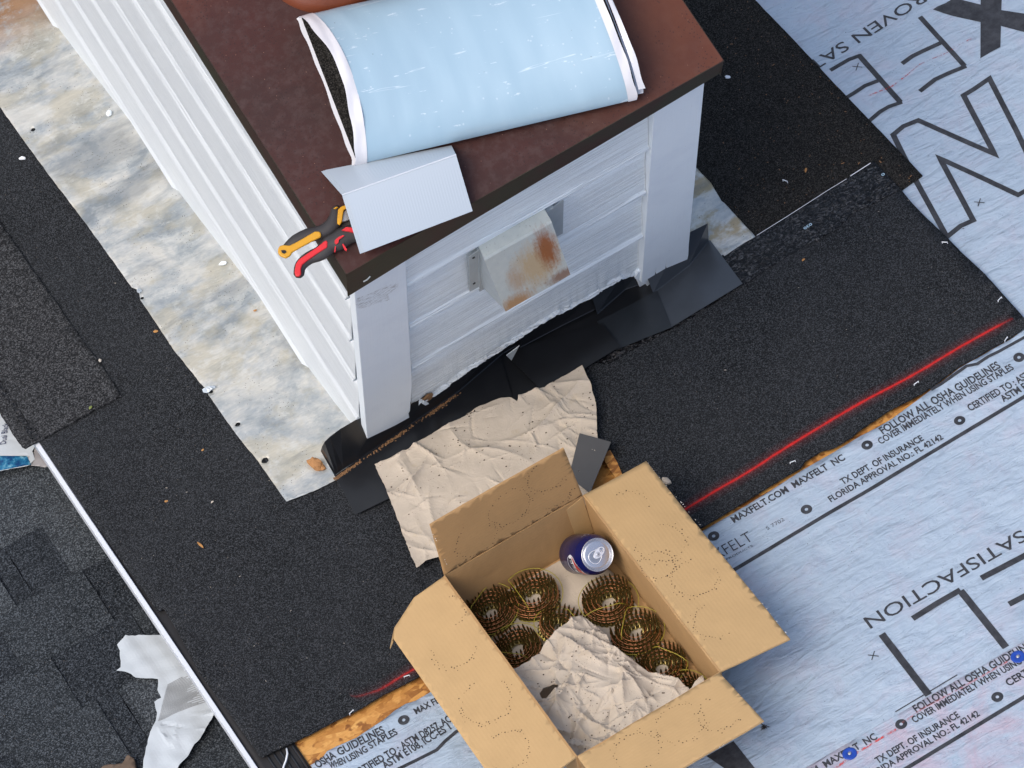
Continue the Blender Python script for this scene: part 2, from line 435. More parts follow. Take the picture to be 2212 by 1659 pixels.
M = {}
RED = [(p[0], p[1]) for p in sorted(ab(*q) for q in [(758, 1506), (808, 1498), (829, 1489), (861, 1469), (892, 1451), (1481, 1104), (1550, 1062), (1606, 1030), (1690, 976), (1846, 882), (1983, 808), (2075, 753), (2189, 691)])]
M['memb'] = granular('black_mineral_membrane', (.0072, .0082, .0094), (.029, .032, .036), 560, .0, RED, .22)
M['memb2'] = granular('black_mineral_membrane_worn', (.0070, .0068, .0064), (.026, .025, .023), 560, .12, None, .10, (.42, .33, .22))
M['shingle_a'] = granular('charcoal_shingle_grit', (.013, .0165, .0195), (.044, .051, .058), 430, .02, None, .16)
M['shingle_b'] = granular('dark_shingle_grit', (.009, .0115, .0145), (.034, .040, .047), 430, .0, None, .12)
M['shingle_c'] = granular('grey_shingle_grit', (.020, .0245, .029), (.062, .071, .079), 430, .02, None, .18)
M['starter'] = granular('starter_shingle_grit', (.013, .0140, .0155), (.042, .044, .047), 400, .06, None, .10, (.34, .32, .30))
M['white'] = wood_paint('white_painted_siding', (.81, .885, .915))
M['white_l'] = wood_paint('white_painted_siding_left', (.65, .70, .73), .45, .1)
M['post'] = wood_paint('white_painted_trim', (.77, .845, .895), .06, .14)
M['core'] = plain('black_felt_paper', (.012, .012, .013), .7, var=.3)
M['cap'] = rust_cap(); M['fascia'] = fascia_mat(); M['hood'] = hood_mat()
M['galv'] = plain('galvanised_grey', (.42, .47, .49), .45, .2, var=.12)
M['bmetal'] = plain('black_coated_metal', (.010, .011, .013), .28, 0, .55, var=.3)
M['bmetal2'] = plain('black_coated_metal_sky_sheen', (.040, .047, .056), .3, 0, .5, var=.2); M['bmetal3'] = plain('black_coated_metal_weak_sheen', (.019, .023, .028), .3, 0, .5, var=.3)  # same black coat, sky sheen painted in as lighter colour, strongest at far right
M['gmetal'] = plain('grey_coated_metal', (.075, .075, .075), .4, 0, .5, var=.08)
M['wmetal'] = plain('white_coated_metal', (.43, .495, .55), .3, 0, .5)
M['drip'] = plain('white_drip_metal', (.60, .64, .69), .35)
M['zinc'] = zinc_mat()
M['zinc2'] = zinc_mat('brown_stained_zinc', .85, (.30, .235, .12))
M['under'] = under_mat('blue_grey_underlayment'); M['under2'] = under_mat('pink_dusted_underlayment', 1.)
M['osb'] = osb_mat(); M['film'] = film_mat(); M['tar'] = tar_mat()
def ink():
    t = NT('grey_black_ink', .6, 0, .3); v = t.uv(obj=True)
    c = t.mix(t.ramp(t.noise(v, 55, 5, .7), [(.35, 0.), (.75, 1.)]), (.022, .024, .029), (.060, .064, .074)); t.col(c)
    t.bump(t.noise(v, 120, 4), .3, .001); return t.m
M['ink'] = ink()
M['wfilm'] = plain('white_edge_film', (.64, .65, .68), .35, var=.05)
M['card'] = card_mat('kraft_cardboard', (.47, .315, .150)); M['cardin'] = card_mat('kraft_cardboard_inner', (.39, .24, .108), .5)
M['cardedge'] = plain('white_cardboard_edge', (.70, .68, .62), .8)
M['paper'] = paper_mat('kraft_paper', (.475, .415, .335))
M['hole'] = plain('puncture_dark', (.05, .032, .02), .9)
M['nail'] = plain('zinc_yellow_nail', (.20, .155, .055), .26, .85)
M['nhead'] = plain('nail_head_brass', (.66, .63, .34), .3, .6)
M['copper'] = plain('copper_wire', (.62, .25, .12), .3, .6)
M['band'] = plain('yellow_strap', (.34, .29, .03), .5)
M['blue'] = plain('can_blue', (.006, .011, .105), .22, .35)
M['alu'] = plain('brushed_aluminium', (.62, .63, .66), .27, .85)
M['alu2'] = plain('bright_tab_aluminium', (.85, .86, .88), .3, .5); M['alu3'] = plain('shaded_panel_aluminium', (.42, .44, .47), .32, .8)
M['pwhite'] = plain('print_white', (.72, .76, .80), .3); M['pred'] = plain('print_red', (.45, .02, .02), .3)
M['pnavy'] = plain('print_navy', (.012, .012, .06), .3); M['pblack'] = plain('print_black', (.01, .01, .012), .4)
M['yellow'] = plain('yellow_plastic', (.60, .30, .015), .4, var=.15); M['redp'] = plain('red_plastic', (.62, .022, .028), .4, var=.12)
M['rubber'] = plain('grey_black_rubber', (.036, .033, .032), .55, var=.25)
M['cap_blue'] = plain('blue_plastic_cap', (.012, .055, .33), .28)
M['steel'] = plain('bright_steel', (.55, .55, .53), .3, .8)
M['bag'] = plain('white_poly_bag', (.48, .53, .56), .22, var=.1); M['bagin'] = plain('grey_bag_inside', (.28, .27, .27), .5, var=.15)
def bagblue():
    t = NT('blue_printed_poly', .25); v = t.uv(); c = t.ramp(t.noise(v, 42, 5, .7), [(.42, (.008, .05, .15)), (.55, (.02, .16, .30)), (.7, (.25, .50, .60))]); t.col(c); return t.m
M['bagblue'] = bagblue()
M['terra'] = plain('rusty_orange_steel', (.16, .042, .018), .45, var=.25)
M['stone'] = plain('ochre_rock', (.34, .17, .065), .85, var=.35); M['leaf'] = plain('green_leaf', (.16, .20, .05), .6)
M['dry'] = plain('dry_leaf', (.40, .20, .06), .7, var=.3); M['twig'] = plain('dark_twig', (.03, .024, .022), .8)
M['chip'] = plain('pale_chip', (.48, .44, .38), .7, var=.3); M['dust'] = plain('brown_grit', (.22, .12, .055), .9, var=.4)
M['dirt'] = plain('dark_speck', (.04, .032, .03), .9)
def chalk(name, c, dens, st=False):
    t = NT(name, .9); v = t.uv(obj=True); t.col(c)
    t.l(t.math('MULTIPLY', t.ramp(t.noise(v, 150, 4, .7), [(.42, 0.), (.62, 1.)]), dens), t.b.inputs['Alpha']); return t.m
def worn():
    t = NT('flaked_paint_wood', .8); t.col((.20, .14, .10)); v = t.uv((60, 60, 520), obj=True)
    t.l(t.ramp(t.noise(v, 1., 4, .7), [(.52, 0.), (.60, .5)]), t.b.inputs['Alpha']); return t.m
M['worn'] = worn()
M['chalk'] = chalk('red_chalk', (.62, .06, .05), .8); M['chalk2'] = chalk('faint_red_chalk', (.62, .16, .16), .55)

# ------------------------------------------------------------ heights of the soft sheets
def h_und(a, b): return -.0030 + .0008 * nz(a, b, 3, 9) + .0006 * nz(a * .6 + b, b * 2, 7, 22)
def h_un1(a, b): return -.0010 + .0010 * nz(a, b, 5, 8) + .0008 * nz(a * .5 + b, b * 2, 2, 24)
def h_un2(a, b): return .0022 + .0008 * nz(a, b, 9, 8) + .0004 * nz(a + b * .5, b * 2, 2, 24)
def h_mem(a, b): return .0052 + .0010 * nz(a, b, 1, 5)
def h_md(a, b): return .0012 + .0006 * nz(a, b, 4, 6)

# ------------------------------------------------------------ setting: deck, lower roof
dk = MB(); A0, A1, B0, B1 = -.462, 2.6, -2.6, 2.6
g = [(A0, B0), (A1, B0), (A1, B1), (A0, B1)]
dk.add([W(a, b, -.008) for a, b in g] + [W(a, b, -.028) for a, b in g], [(0, 1, 2, 3), (7, 6, 5, 4), (0, 4, 5, 1), (1, 5, 6, 2), (2, 6, 7, 3), (3, 7, 4, 0)], g + g)
tag(dk.build('roof_deck', M['osb']), 'bare orange strand board deck showing in slivers between membrane and underlayment', kind='structure')
LH = -.16
lb = MB(); g = [(-5, -4), (2.6, -4), (2.6, 4), (-5, 4)]
lb.add([W(a, b, LH - .012) for a, b in g], [(0, 1, 2, 3)], g)
lower = tag(lb.build('lower_roof', M['shingle_b'], loc=W(-1, -.5, LH - .012)), 'dark laminated shingle roof below the rake at lower left', kind='structure')
EXP = .143
rs = random.Random(11)
lx0, lx1 = ab(-40, 1100, LH)[0], -.42
def shingle(a0, a1, b0, b1, h, mat, thick=.003):
    P = [(a0, b0), (a1, b0), (a1, b1), (a0, b1)]
    P = jag(P, .0012, .02, rs.random() * 50)
    v = [W(a, b, LH + h + (.0040 if b > (b0 + b1) / 2 else -.001)) for a, b in P]; n = len(P)
    v += [p - NRM * thick for p in v]
    f = [tuple(range(n)), tuple(range(2 * n - 1, n - 1, -1))] + [(i, i + n, (i + 1) % n + n, (i + 1) % n) for i in range(n)]
    mk('shingle', v, f, mat, lower, uvs=[(a, b) for a, b in P] * 2)
bb = -1.36; row = 0
while bb < 1.6:
    b0, b1 = bb, bb + EXP + .004
    a = -1.85 + rs.uniform(0, .1)
    while a < -.33:
        wd = rs.uniform(.30, .46)
        shingle(a, min(a + wd, -.33), b0, b1, -.006 + .0006 * (row % 2), rs.choice([M['shingle_b'], M['shingle_b'], M['shingle_a']]))
        a += wd + .0015
    a = -1.83 + rs.uniform(0, .12)
    while a < -.36:
        wd = rs.uniform(.09, .20)
        shingle(a, min(a + wd, -.335), b0 + .0006, b1 + .0008, -.0018, rs.choice([M['shingle_a'], M['shingle_c'], M['shingle_c'], M['shingle_a']]))
        a += wd + rs.uniform(.05, .19)
    bb += EXP; row += 1

# ------------------------------------------------------------ text and print
_fonts = {}
def text_geo(s, bold=0.):
    c = bpy.data.curves.new('t', 'FONT'); c.body = s; c.offset = bold; c.resolution_u = 3; c.space_word = 1.0
    o = bpy.data.objects.new('t', c); COL.objects.link(o)
    me = bpy.data.meshes.new_from_object(o.evaluated_get(bpy.context.evaluated_depsgraph_get()))
    vs = [tuple(v.co[:2]) for v in me.vertices]; fs = [tuple(p.vertices) for p in me.polygons]
    bpy.data.objects.remove(o); bpy.data.curves.remove(c); bpy.data.meshes.remove(me)
    return vs, fs
def text_on(mb, s, P0, P1, cap, hf, lift=.0006, bold=.026, pw=None):
    """text whose baseline runs from pixel-located roof point P0 to P1, letters cap metres tall"""
    vs, fs = text_geo(s, bold)
    x0 = min(v[0] for v in vs); x1 = max(v[0] for v in vs); H = .73
    A = Vector(ab(*P0)); B = Vector(ab(*P1)); d = (B - A); L = d.length; d = d / L; up = Vector((-d.y, d.x))
    out = []
    for x, y in vs:
        p = A + d * ((x - x0) / (x1 - x0) * L) + up * (y / H * cap)
        if pw: p = Vector((p.x, p.y + pw(p.x)))
        out.append((p.x, p.y))
    mb.add([W(a, b, hf(a, b) + lift) for a, b in out], [f for f in fs], out)
def strip(mb, P, wd, hf, lift=.0006, closed=False, px=True, step=.012):
    """a printed band of width wd along pixel-located points"""
    pts = [Vector(ab(*p)) for p in P] if px else [Vector(p) for p in P]
    if closed: pts.append(pts[0])
    fine = []
    for p, q in zip(pts, pts[1:]):
        k = max(1, int((q - p).length / step))
        fine += [p + (q - p) * (j / k) for j in range(k)]
    fine.append(pts[-1]); n = len(fine); v = []; f = []
    for i, p in enumerate(fine):
        if closed and i in (0, n - 1): d0 = (fine[-1] - fine[-2]).normalized(); d1 = (fine[1] - fine[0]).normalized()
        else: d0 = (fine[i] - fine[max(i - 1, 0)]).normalized() if i else (fine[1] - fine[0]).normalized(); d1 = (fine[min(i + 1, n - 1)] - p).normalized() if i < n - 1 else d0
        t = (d0 + d1).normalized(); nn = Vector((-t.y, t.x)); k = 1 / max(.35, nn.dot(Vector((-d0.y, d0.x)))) 
        for s in (-1, 1):
            q = p + nn * (s * wd / 2 * k); v.append((q.x, q.y))
    for i in range(n - 1): f.append((2 * i, 2 * i + 2, 2 * i + 3, 2 * i + 1))
    mb.add([W(a, b, hf(a, b) + lift) for a, b in v], f, v)
def ring(mb, P, hf, r=.0103, ri=.0031, lift=.0006):
    a0, b0 = ab(*P); v = []; f = []
    for rr in (ri, r):
        for k in range(28): q = k * math.pi / 14; v.append((a0 + rr * math.cos(q), b0 + rr * math.sin(q)))
    for k in range(28): k2 = (k + 1) % 28; f.append((k, k + 28, k2 + 28, k2))
    mb.add([W(a, b, hf(a, b) + lift) for a, b in v], f, v)
def cross(mb, P, hf, s=.007):
    x, y = P
    a, b = ab(x, y)
    strip(mb, [(a - s, b - s * .9), (a + s, b + s)], .0018, hf, px=False); strip(mb, [(a - s * .95, b + s), (a + s, b - s)], .0018, hf, .0008, px=False)
def gridpoly(mb, poly, hf, lift=.0006):
    pts = [Vector(ab(*p)) for p in poly]; n = len(pts)
    pl_ = [(p.x, p.y) for p in pts]; pp = jag(pl_, 0, .012)
    V = [Vector(p) for p in pp]; ed = [(i, (i + 1) % len(V)) for i in range(len(V))]
    xs = [p[0] for p in pp]; ys = [p[1] for p in pp]; x = min(xs)
    while x < max(xs):
        y = min(ys)
        while y < max(ys):
            if inside((x, y), pp): V.append(Vector((x, y)))
            y += .014
        x += .014
    vs, _, fs, _, _, _ = delaunay_2d_cdt(V, ed, [], 1, 1e-6)
    mb.add([W(p[0], p[1], hf(p[0], p[1]) + lift) for p in vs], [tuple(f) for f in fs], [(p[0], p[1]) for p in vs])

# ------------------------------------------------------------ underlayment sheets
e0 = [(850, -900), (1560, 0), (1700, 300), (1860, 480), (1980, 560), (2100, 690), (2330, 760), (3700, 0), (3700, -900)]
s0 = sheet('underlayment_sheet', [ab(*p) for p in e0], .026, h_und, .0006, M['under'])
tag(s0, 'blue grey underlayment sheet at upper right printed with a huge outlined N', 'underlayment')
mb = Each()
text_on(mb, 'PROVEN SATISFACTION', (2010, -32), (1505, 282), .0285, h_und, bold=.004)
mb.build('printed_slogan', M['ink'], s0)
def c32(x, y): return (1843.2 + x / 6, y / 6)
def c31(x, y): return (1785.6 + x * .1927, 276.5 + y * .1927)
mb = Each()
gridpoly(mb, [c32(*p) for p in [(1030, 110), (1090, 70), (1190, 30), (1240, 0), (1300, -40), (1420, -10), (1650, 50), (1920, 120), (2212, 165), (2330, 190), (2330, 425), (2212, 405), (1910, 325), (1640, 275), (1350, 210), (1180, 165)]], h_und)
gridpoly(mb, [c32(*p) for p in [(1650, -160), (1925, -160), (1905, 600), (1780, 665), (1645, 745)]], h_und, .0008)
for pts, wd in (([(861, 205), (1440, 842)], .0098), ([(1130, 545), (900, 650), (760, 720), (630, 815)], .0098), ([(1462, 845), (1250, 930), (1060, 1020), (860, 1175)], .0098),
                ([(66, 700), (610, 1315)], .0105), ([(90, 705), (-60, 760), (-300, 900)], .009), ([(320, 1035), (150, 1100), (0, 1200), (-150, 1290)], .009), ([(632, 1312), (460, 1370), (340, 1440), (200, 1560)], .009)):
    strip(mb, [c32(*p) for p in pts], wd, h_und, .0006 + .0002 * random.random())
strip(mb, [(1929, 289), (1951, 271), (1983, 258), (2148, 331), (2081, 204), (2103, 191), (2137, 168), (2196, 282), (2248, 392), (2199, 419), (2030, 340), (2102, 474), (2075, 486), (2045, 510), (1979, 390)], .0105, h_und, closed=True)
cross(mb, c32(50, 855), h_und); cross(mb, c31(1710, 825), h_und)
mb.build('printed_bar', M['ink'], s0)
mb = Each(); strip(mb, [c32(*p) for p in [(190, 1235), (400, 1150), (490, 1115), (700, 960)]], .003, h_und, .0012); mb.build('chalk_mark', M['chalk'], s0)
mb = Each(); strip(mb, [c32(*p) for p in [(700, 960), (850, 830), (1000, 760), (1200, 680), (1400, 550), (1530, 490)]], .0026, h_und, .0012); mb.build('chalk_mark', M['chalk2'], s0)

def c23(x, y): return (1325 + x * .401, 553 + y * .401)
def c33(x, y): return (1900.8 + x * .2013, 1324.8 + y * .2013)
def c34(x, y): return (1924 + x * .1563, 680 + y * .1563)
def c11(x, y): return (633.6 + x * .1823, 1440 + y * .1823)
def c25(x, y): return (1474.6 + x / 3, 1106 + y / 3)
def c27(x, y): return (1555 + x * .1823, 1440 + y * .1823)
und_edge = [(670, 1652), (694, 1639), (706, 1622), (728, 1611), (770, 1593), (807, 1568), (830, 1553), (852, 1535), (876, 1520), (898, 1513), (925, 1497), (1100, 1392), (1300, 1275),
            (1517, 1146), (1614, 1090), (1666, 1058), (1730, 1017), (1798, 978), (1859, 941), (1898, 921), (1926, 905), (1990, 860), (2024, 834), (2077, 794), (2112, 776), (2149, 754), (2180, 737), (2240, 696), (3700, -150)]
e1 = und_edge + [(3700, 1500), (3700, 2500), (1350, 2500), (756, 1780)]
# upper edge wrinkles: the edge lifts a little at the right
def h_s1(a, b): return h_un1(a, b) + .0075 * max(0., min(1., (a - .74) / .12)) * max(0., min(1., 1 - (.0 if b > -.46 else (-.46 - b) / .12)))
s1 = sheet('underlayment_sheet', [ab(*p) for p in e1], .026, h_s1, .0006, M['under'])
tag(s1, 'blue grey underlayment sheet running under the cardboard box, edge against the red line membrane', 'underlayment')
mb = Each(); hs = h_s1
for s_, p, q, cp in (('MAXFELT.COM  MAXFELT  NC', c23(650, 1437), c23(1252, 1094), .0155), ('FOLLOW ALL OSHA GUIDELINES', c23(1452, 960), c23(2090, 600), .0175),
                     ('COVER IMMEDIATELY WHEN USING STAPLES', c23(1440, 1014), c23(2160, 607), .0150), ('TX DEPT. OF INSURANCE', c23(1237, 1232), c23(1674, 990), .0150),
                     ('FLORIDA APPROVAL NO.: FL 42142', c23(1172, 1325), c23(1780, 983), .0140), ('CERTIFIED TO : ASTM D8257, AC188', c34(1105, 1330), c34(2600, 470), .0165),
                     ('ASTM E108, ICC-ES 1', c34(1560, 1205), c34(2460, 690), .0165),
                     ('OSHA', c11(290, 1205), c11(512, 1070), .0175), ('GUIDELINES', c11(545, 1055), c11(1092, 780), .0175), ('WHEN', c11(440, 1212), c11(625, 1140), .015),
                     ('USING', c11(655, 1130), c11(890, 1000), .015), ('STAPLES', c11(915, 975), c11(1242, 795), .015), ('MAX FELT', c11(1455, 565), c11(1830, 372), .0145),
                     ('CERTIFIED TO :', c11(700, 1335), c11(1275, 995), .0165), ('ASTM D8257, AC188', c11(1300, 978), c11(2000, 575), .0165), ('ASTM E108, ICC-ES 1', c11(1085, 1215), c11(1875, 735), .0165)):
    text_on(mb, s_, p, q, cp, hs)
for p in [c23(540, 1508), c23(1040, 1365), (1873, 961), c23(1865, 885), c23(2185, 547)]: ring(mb, p, hs)
ring(mb, c11(1308, 633), hs)
mb.build('printed_line', M['ink'], s1)
mb = Each()
text_on(mb, '5 7702', c23(830, 1476), c23(924, 1424), .0085, hs, bold=-.005); text_on(mb, 'ROOFING PRODUCTS', c23(480, 1710), c23(752, 1562), .0042, hs, bold=0)
text_on(mb, 'MAXFELT', c23(452, 1695), c23(757, 1530), .026, hs, bold=-.012)
mb.build('printed_line', M['ink'], s1)
mb = Each()
strip(mb, [c23(560, 1720), (1585, 1231), (1791, 1108), (1900, 1044), (2240, 840)], .0078, hs)
strip(mb, [c11(1230, 1215), c11(1450, 1110), c11(1700, 985), c11(1800, 880), c11(1930, 770), c11(2100, 680)], .0068, hs)
strip(mb, [c34(*p) for p in [(560, 1045), (700, 965), (1050, 722), (1200, 690), (1350, 592), (1500, 520), (1843, 325), (2100, 180)]], .0062, hs)
for pts, wd in (([(1290, 790), (1595, 1185)], .0130), ([(1800, 510), (2095, 875)], .0130), ([(1800, 505), (1650, 590), (1490, 690)], .0118), ([(1935, 430), (2212, 285), (2400, 180)], .0118), ([(2115, 597), (2300, 500)], .0118)):
    strip(mb, [c25(*p) for p in pts], wd, hs, .0006 + .0002 * random.random())
strip(mb, [c33(165, 1058), c33(830, 658)], .0021, hs, .0009)
text_on(mb, 'SATISFACTION', c25(2188, 112), c25(1168, 690), .0285, hs, bold=.004)
cross(mb, c25(1235, 930), hs)
gridpoly(mb, [c27(-160, 1060), c27(160, 878), c27(415, 1201), c27(520, 1350), c27(150, 1350), c27(50, 1201)], hs)
mb.build('printed_bar', M['ink'], s1)
e2 = [(1560, 1764), (1748, 1656), (1823, 1612), (1980, 1521), (2100, 1452), (2420, 1266), (3700, 530), (3700, 2500), (1350, 2500), (900, 2150)]
s2 = sheet('underlayment_sheet', [ab(*p) for p in e2], .026, h_un2, .0006, M['under2'])
tag(s2, 'pink dusted blue grey underlayment sheet at bottom right under two blue caps', 'underlayment')
mb = Each()
for s_, p, q, cp in (('FOLLOW ALL OSHA GUIDELINES', (1980, 1541), (2238, 1395), .0165), ('COVER IMMEDIATELY WHEN USING STAPLES', (1976, 1564), (2266, 1402), .0145), ('TX DEPT. OF INSURANCE', (1897, 1652), (2075, 1550), .0145),
                     ('MAXFELT.COM  MAXFELT  NC', (1652, 1736), (1897, 1597), .0150), ('FLORIDA APPROVAL NO.: FL 42142', (1872, 1689), (2118, 1547), .0135), ('CERTIFIED TO : ASTM', c33(1385, 795), c33(2300, 270), .016)):
    text_on(mb, s_, p, q, cp, h_un2)
ring(mb, c33(230, 1200), h_un2); ring(mb, c33(1262, 907), h_un2); strip(mb, [(1890, 1702), (1963, 1659), (2212, 1508), (2300, 1455)], .0078, h_un2)
mb.build('printed_line', M['ink'], s2)
mb = Each(); strip(mb, [c27(1350, 1230), c27(1620, 1040), c27(1750, 960), c27(1900, 870), c27(2090, 755)], .0042, h_un2, .0012); mb.build('chalk_mark', M['chalk'], s2)
mb = Each(); strip(mb, [c33(240, 1190), c33(480, 1020), c33(900, 800), c33(1440, 490), c33(1700, 350)], .0034, h_un2, .0012); mb.build('chalk_mark', M['chalk2'], s2)

# ------------------------------------------------------------ membranes
md = [(600, -900), (880, -800), (1631, 0), (1715, 87), (1808, 187), (1888, 270), (1993, 380), (1945, 413), (1880, 470), (1640, 600), (1450, 620), (1250, 400)]
P = [ab(*p) for p in md]
m1 = sheet('roof_membrane', jag(P, .0006, .01, 3), .04, h_md, .0030, M['memb2'])
tag(m1, 'worn black granular membrane piece between the chimney and the huge printed N', 'roof membrane')
mm = [(1560, 560), (1630, 517), (1720, 460), (1820, 396), (1888, 352), (1946, 412), (1969, 440), (2003, 475), (2046, 515), (2075, 546), (2102, 571), (2129, 596), (2204, 680), (2240, 720), (2212, 712), (2180, 736), (2149, 752), (2112, 774), (2077, 792), (2024, 832),
      (1985, 858), (1924, 889), (1878, 919), (1853, 936), (1840, 948), (1800, 972), (1775, 978), (1740, 1000), (1730, 1015), (1686, 1040), (1606, 1090), (1517, 1143), (1380, 1220), (1342, 1040), (1318, 975), (1285, 990), (1240, 1100), (1180, 1190), (1100, 1330), (903, 1467), (880, 1479), (830, 1504), (779, 1535), (716, 1566), (670, 1591), (637, 1606), (567, 1639),
      (563, 1638), (500, 1549), (433, 1459), (380, 1359), (355, 1318), (342, 1324), (176, 1090), (83, 953), (-60, 745), (-1000, -560), (-1000, -900), (100, -900), (500, 200), (1000, 700)]
P = [ab(*p) for p in mm]
m2 = sheet('roof_membrane', jag(P, .0006, .008, 5), .035, h_mem, .0022, M['memb'])
tag(m2, 'large black granular membrane around the chimney crossed by a sprayed red line', 'roof membrane')
# the seam band of bare tar along the lap, and its printed marks
tb = [(1500, 600), (1560, 556), (1629, 519), (1884, 357), (1915, 385), (1946, 414), (1900, 440), (1850, 462), (1800, 505), (1700, 560), (1600, 622), (1480, 700), (1310, 792), (1270, 790), (1290, 760), (1400, 690)]
sheet('tar_seam', jag([ab(*p) for p in tb], .004, .008, 9), .007, lambda a, b: h_mem(a, b) + .0012 + .0013 * abs(nz(a, b * 1.3, 2, 110)) + .0008 * nz(a, b, 5, 260), .001, M['tar'], m2)
mb = MB()
strip(mb, [(1636, 514), (1700, 474), (1790, 416), (1830, 392)], .0012, h_mem, .0022); strip(mb, [(1838, 386), (1882, 358)], .0019, h_mem, .0022)
mb.build('seam_film_edge', M['wfilm'], m2)
mb = Each(); hh = lambda a, b: h_mem(a, b) + .0032
text_on(mb, '030', (1753, 488), (1736, 499), .0062, hh, bold=.02); text_on(mb, '0', (1909, 380), (1904, 385), .006, hh, bold=.02); mb.build('printed_number', M['film'], m2)
# black strip and folded felt at the rake, beside the white drip edge
a_f = ab(178, 1094)[0] + .001
P = [(a_f, .45), (a_f, -.95), (a_f + .14, -.95), ab(670, 1655), ab(637, 1606), (a_f + .10, -.40), (a_f + .06, .45)][::-1]
if sum(P[q][0] * P[(q + 1) % 7][1] - P[(q + 1) % 7][0] * P[q][1] for q in range(7)) < 0: P.reverse()
fs = sheet('felt_strip', P, .03, lambda a, b: -.0035, .0015, M['core']); tag(fs, 'smooth black felt strip between membrane edge and white drip edge', 'felt strip')
mb = MB()
for k in range(5): 
    x = 575 + k * 14; mb.tube([roof(x, 1630 - k * 5, -.001), roof(x + 22, 1662 - k * 5, -.001), roof(x + 60, 1722 - k * 5, -.001)], .0016, 5)
mb.build('ridge', M['bmetal'], fs)

# white drip edge: lip on top, face going down, small kick at the foot
mb = MB(); bs = [ab(-60, 760, .0)[1] + .6 - k * .1 for k in range(28)]
v = []; f = []
a_l = ab(178, 1094)[0] - .0090
for i, b in enumerate(bs):
    wob = .0012 * nz(b, 3, 1, 2)
    for da, dh in ((.030, -.0050), (.0090, -.0042), (.0082, .0030), (.0003, .0027), (-.0003, .0010), (-.0006, -.022)): v.append(W(a_l + da + wob, b, dh))
for i in range(len(bs) - 1):
    for k in range(5): f.append((i * 6 + k, i * 6 + k + 1, (i + 1) * 6 + k + 1, (i + 1) * 6 + k))
mb.add(v, f); o = mb.build('drip_edge', M['drip']); tag(o, 'white metal drip edge along the rake at lower left', 'drip edge')
sm = o.modifiers.new('t', 'SOLIDIFY'); sm.thickness = .0006

# ------------------------------------------------------------ starter shingle on the membrane at left
def c09(x, y): return (x / 3, 553 + y / 3)
P = [ab(*p, .010) for p in [c09(-420, -800), c09(0, -215), c09(150, 0), c09(210, 90), c09(300, 215), c09(430, 400), c09(560, 580), c09(660, 710), c09(785, 905), c09(530, 1045), c09(265, 1190), c09(165, 1245), c09(140, 1235), c09(0, 1020), c09(-420, 430)]]
st = sheet('starter_shingle', jag(P, .0022, .007, 2), .03, lambda a, b: .0105 + .0008 * nz(a, b, 2, 6), .0035, M['starter'])
tag(st, 'charcoal starter shingle with a black sealant strip overhanging the rake at left', 'shingle')
P = [ab(*p, .011) for p in [c09(-300, 330), c09(0, 800), c09(45, 880), c09(120, 990), c09(190, 1090), c09(262, 1178), c09(228, 1196), c09(190, 1180), c09(130, 1080), c09(60, 960), c09(0, 872), c09(-300, 420)]]
sheet('sealant_strip', jag(P, .0035, .005, 6), .012, lambda a, b: .0118 + .0006 * nz(a, b, 2, 150), .0012, M['tar'], st)

# ------------------------------------------------------------ weathered metal sheet under the chimney
def h_zn(a, b): return .0085 + .0030 * nz(a * .35, b, 1, 7) + .0020 * nz(a + b * .3, b, 4, 16) + .0010 * nz(a, b, 2, 40)
zl = [(-750, -800), (0, 234), (60, 318), (120, 400), (200, 505), (287, 627), (302, 634), (306, 655), (330, 690), (380, 765), (437, 835), (449, 848), (452, 858), (485, 905), (513, 945), (560, 1002), (600, 1060), (622, 1091), (680, 1068), (728, 1042), (800, 1010), (900, 900), (900, 600), (300, -200), (0, -800)]
P = [ab(*p) for p in zl]
holes = [[(ab(cx, cy)[0] + r * math.cos(t * .785) * (1 + .2 * math.sin(t * 2)), ab(cx, cy)[1] + r * math.sin(t * .785)) for t in range(8)] for cx, cy, r in ((74, 286, .0045), (310, 651, .0035), (516, 923, .005), (575, 1001, .0065), (458, 852, .004))]
zs = sheet('metal_sheet', jag(P, .0009, .006, 4), .009, h_zn, .0006, M['zinc'], holes=holes)
tag(zs, 'old stained zinc sheet with nail holes along the left foot of the chimney', 'metal sheet')
for cx, cy, s_ in ((455, 846, 1.2), (302, 640, .8), (450, 850, .9)):
    mb = MB(); a0, b0 = ab(cx, cy); v = []
    pts = [(a0 + random.uniform(-.010, .012) * s_, b0 + random.uniform(-.010, .010) * s_) for _ in range(9)]
    pts.sort(key=lambda q: math.atan2(q[1] - b0, q[0] - a0))
    mb.add([W(a0, b0, .017)] + [W(a, b, .010 + random.uniform(0, .006)) for a, b in pts], [(0, i + 1, (i + 1) % 9 + 1) for i in range(9)]); mb.build('torn_burr', M['wmetal'], zs)
P = [ab(*p) for p in [(1480, 340), (1505, 368), (1522, 385), (1538, 402), (1560, 440), (1566, 444), (1600, 480), (1633, 517), (1600, 536), (1562, 560), (1500, 600), (1440, 600), (1400, 400)]]
o = sheet('metal_sheet', jag(P, .0009, .006, 14), .009, lambda a, b: h_zn(a, b) - .001, .0006, M['zinc2'])
tag(o, 'corner of stained zinc sheet sticking out right of the chimney post', 'metal sheet')

# ------------------------------------------------------------ chimney chase
CW, CD = .687, 1.70
ch = empty('chimney_chase', (0, 0, -.05), 'white sided chimney chase with a rusty brown metal cap', 'chimney')
mb = MB(); mb.box((.010, .030, -1.2), (CW - .020, 0, 0), (0, CD, 0), (0, 0, 2.14)); mb.build('wall_core', M['core'], ch)
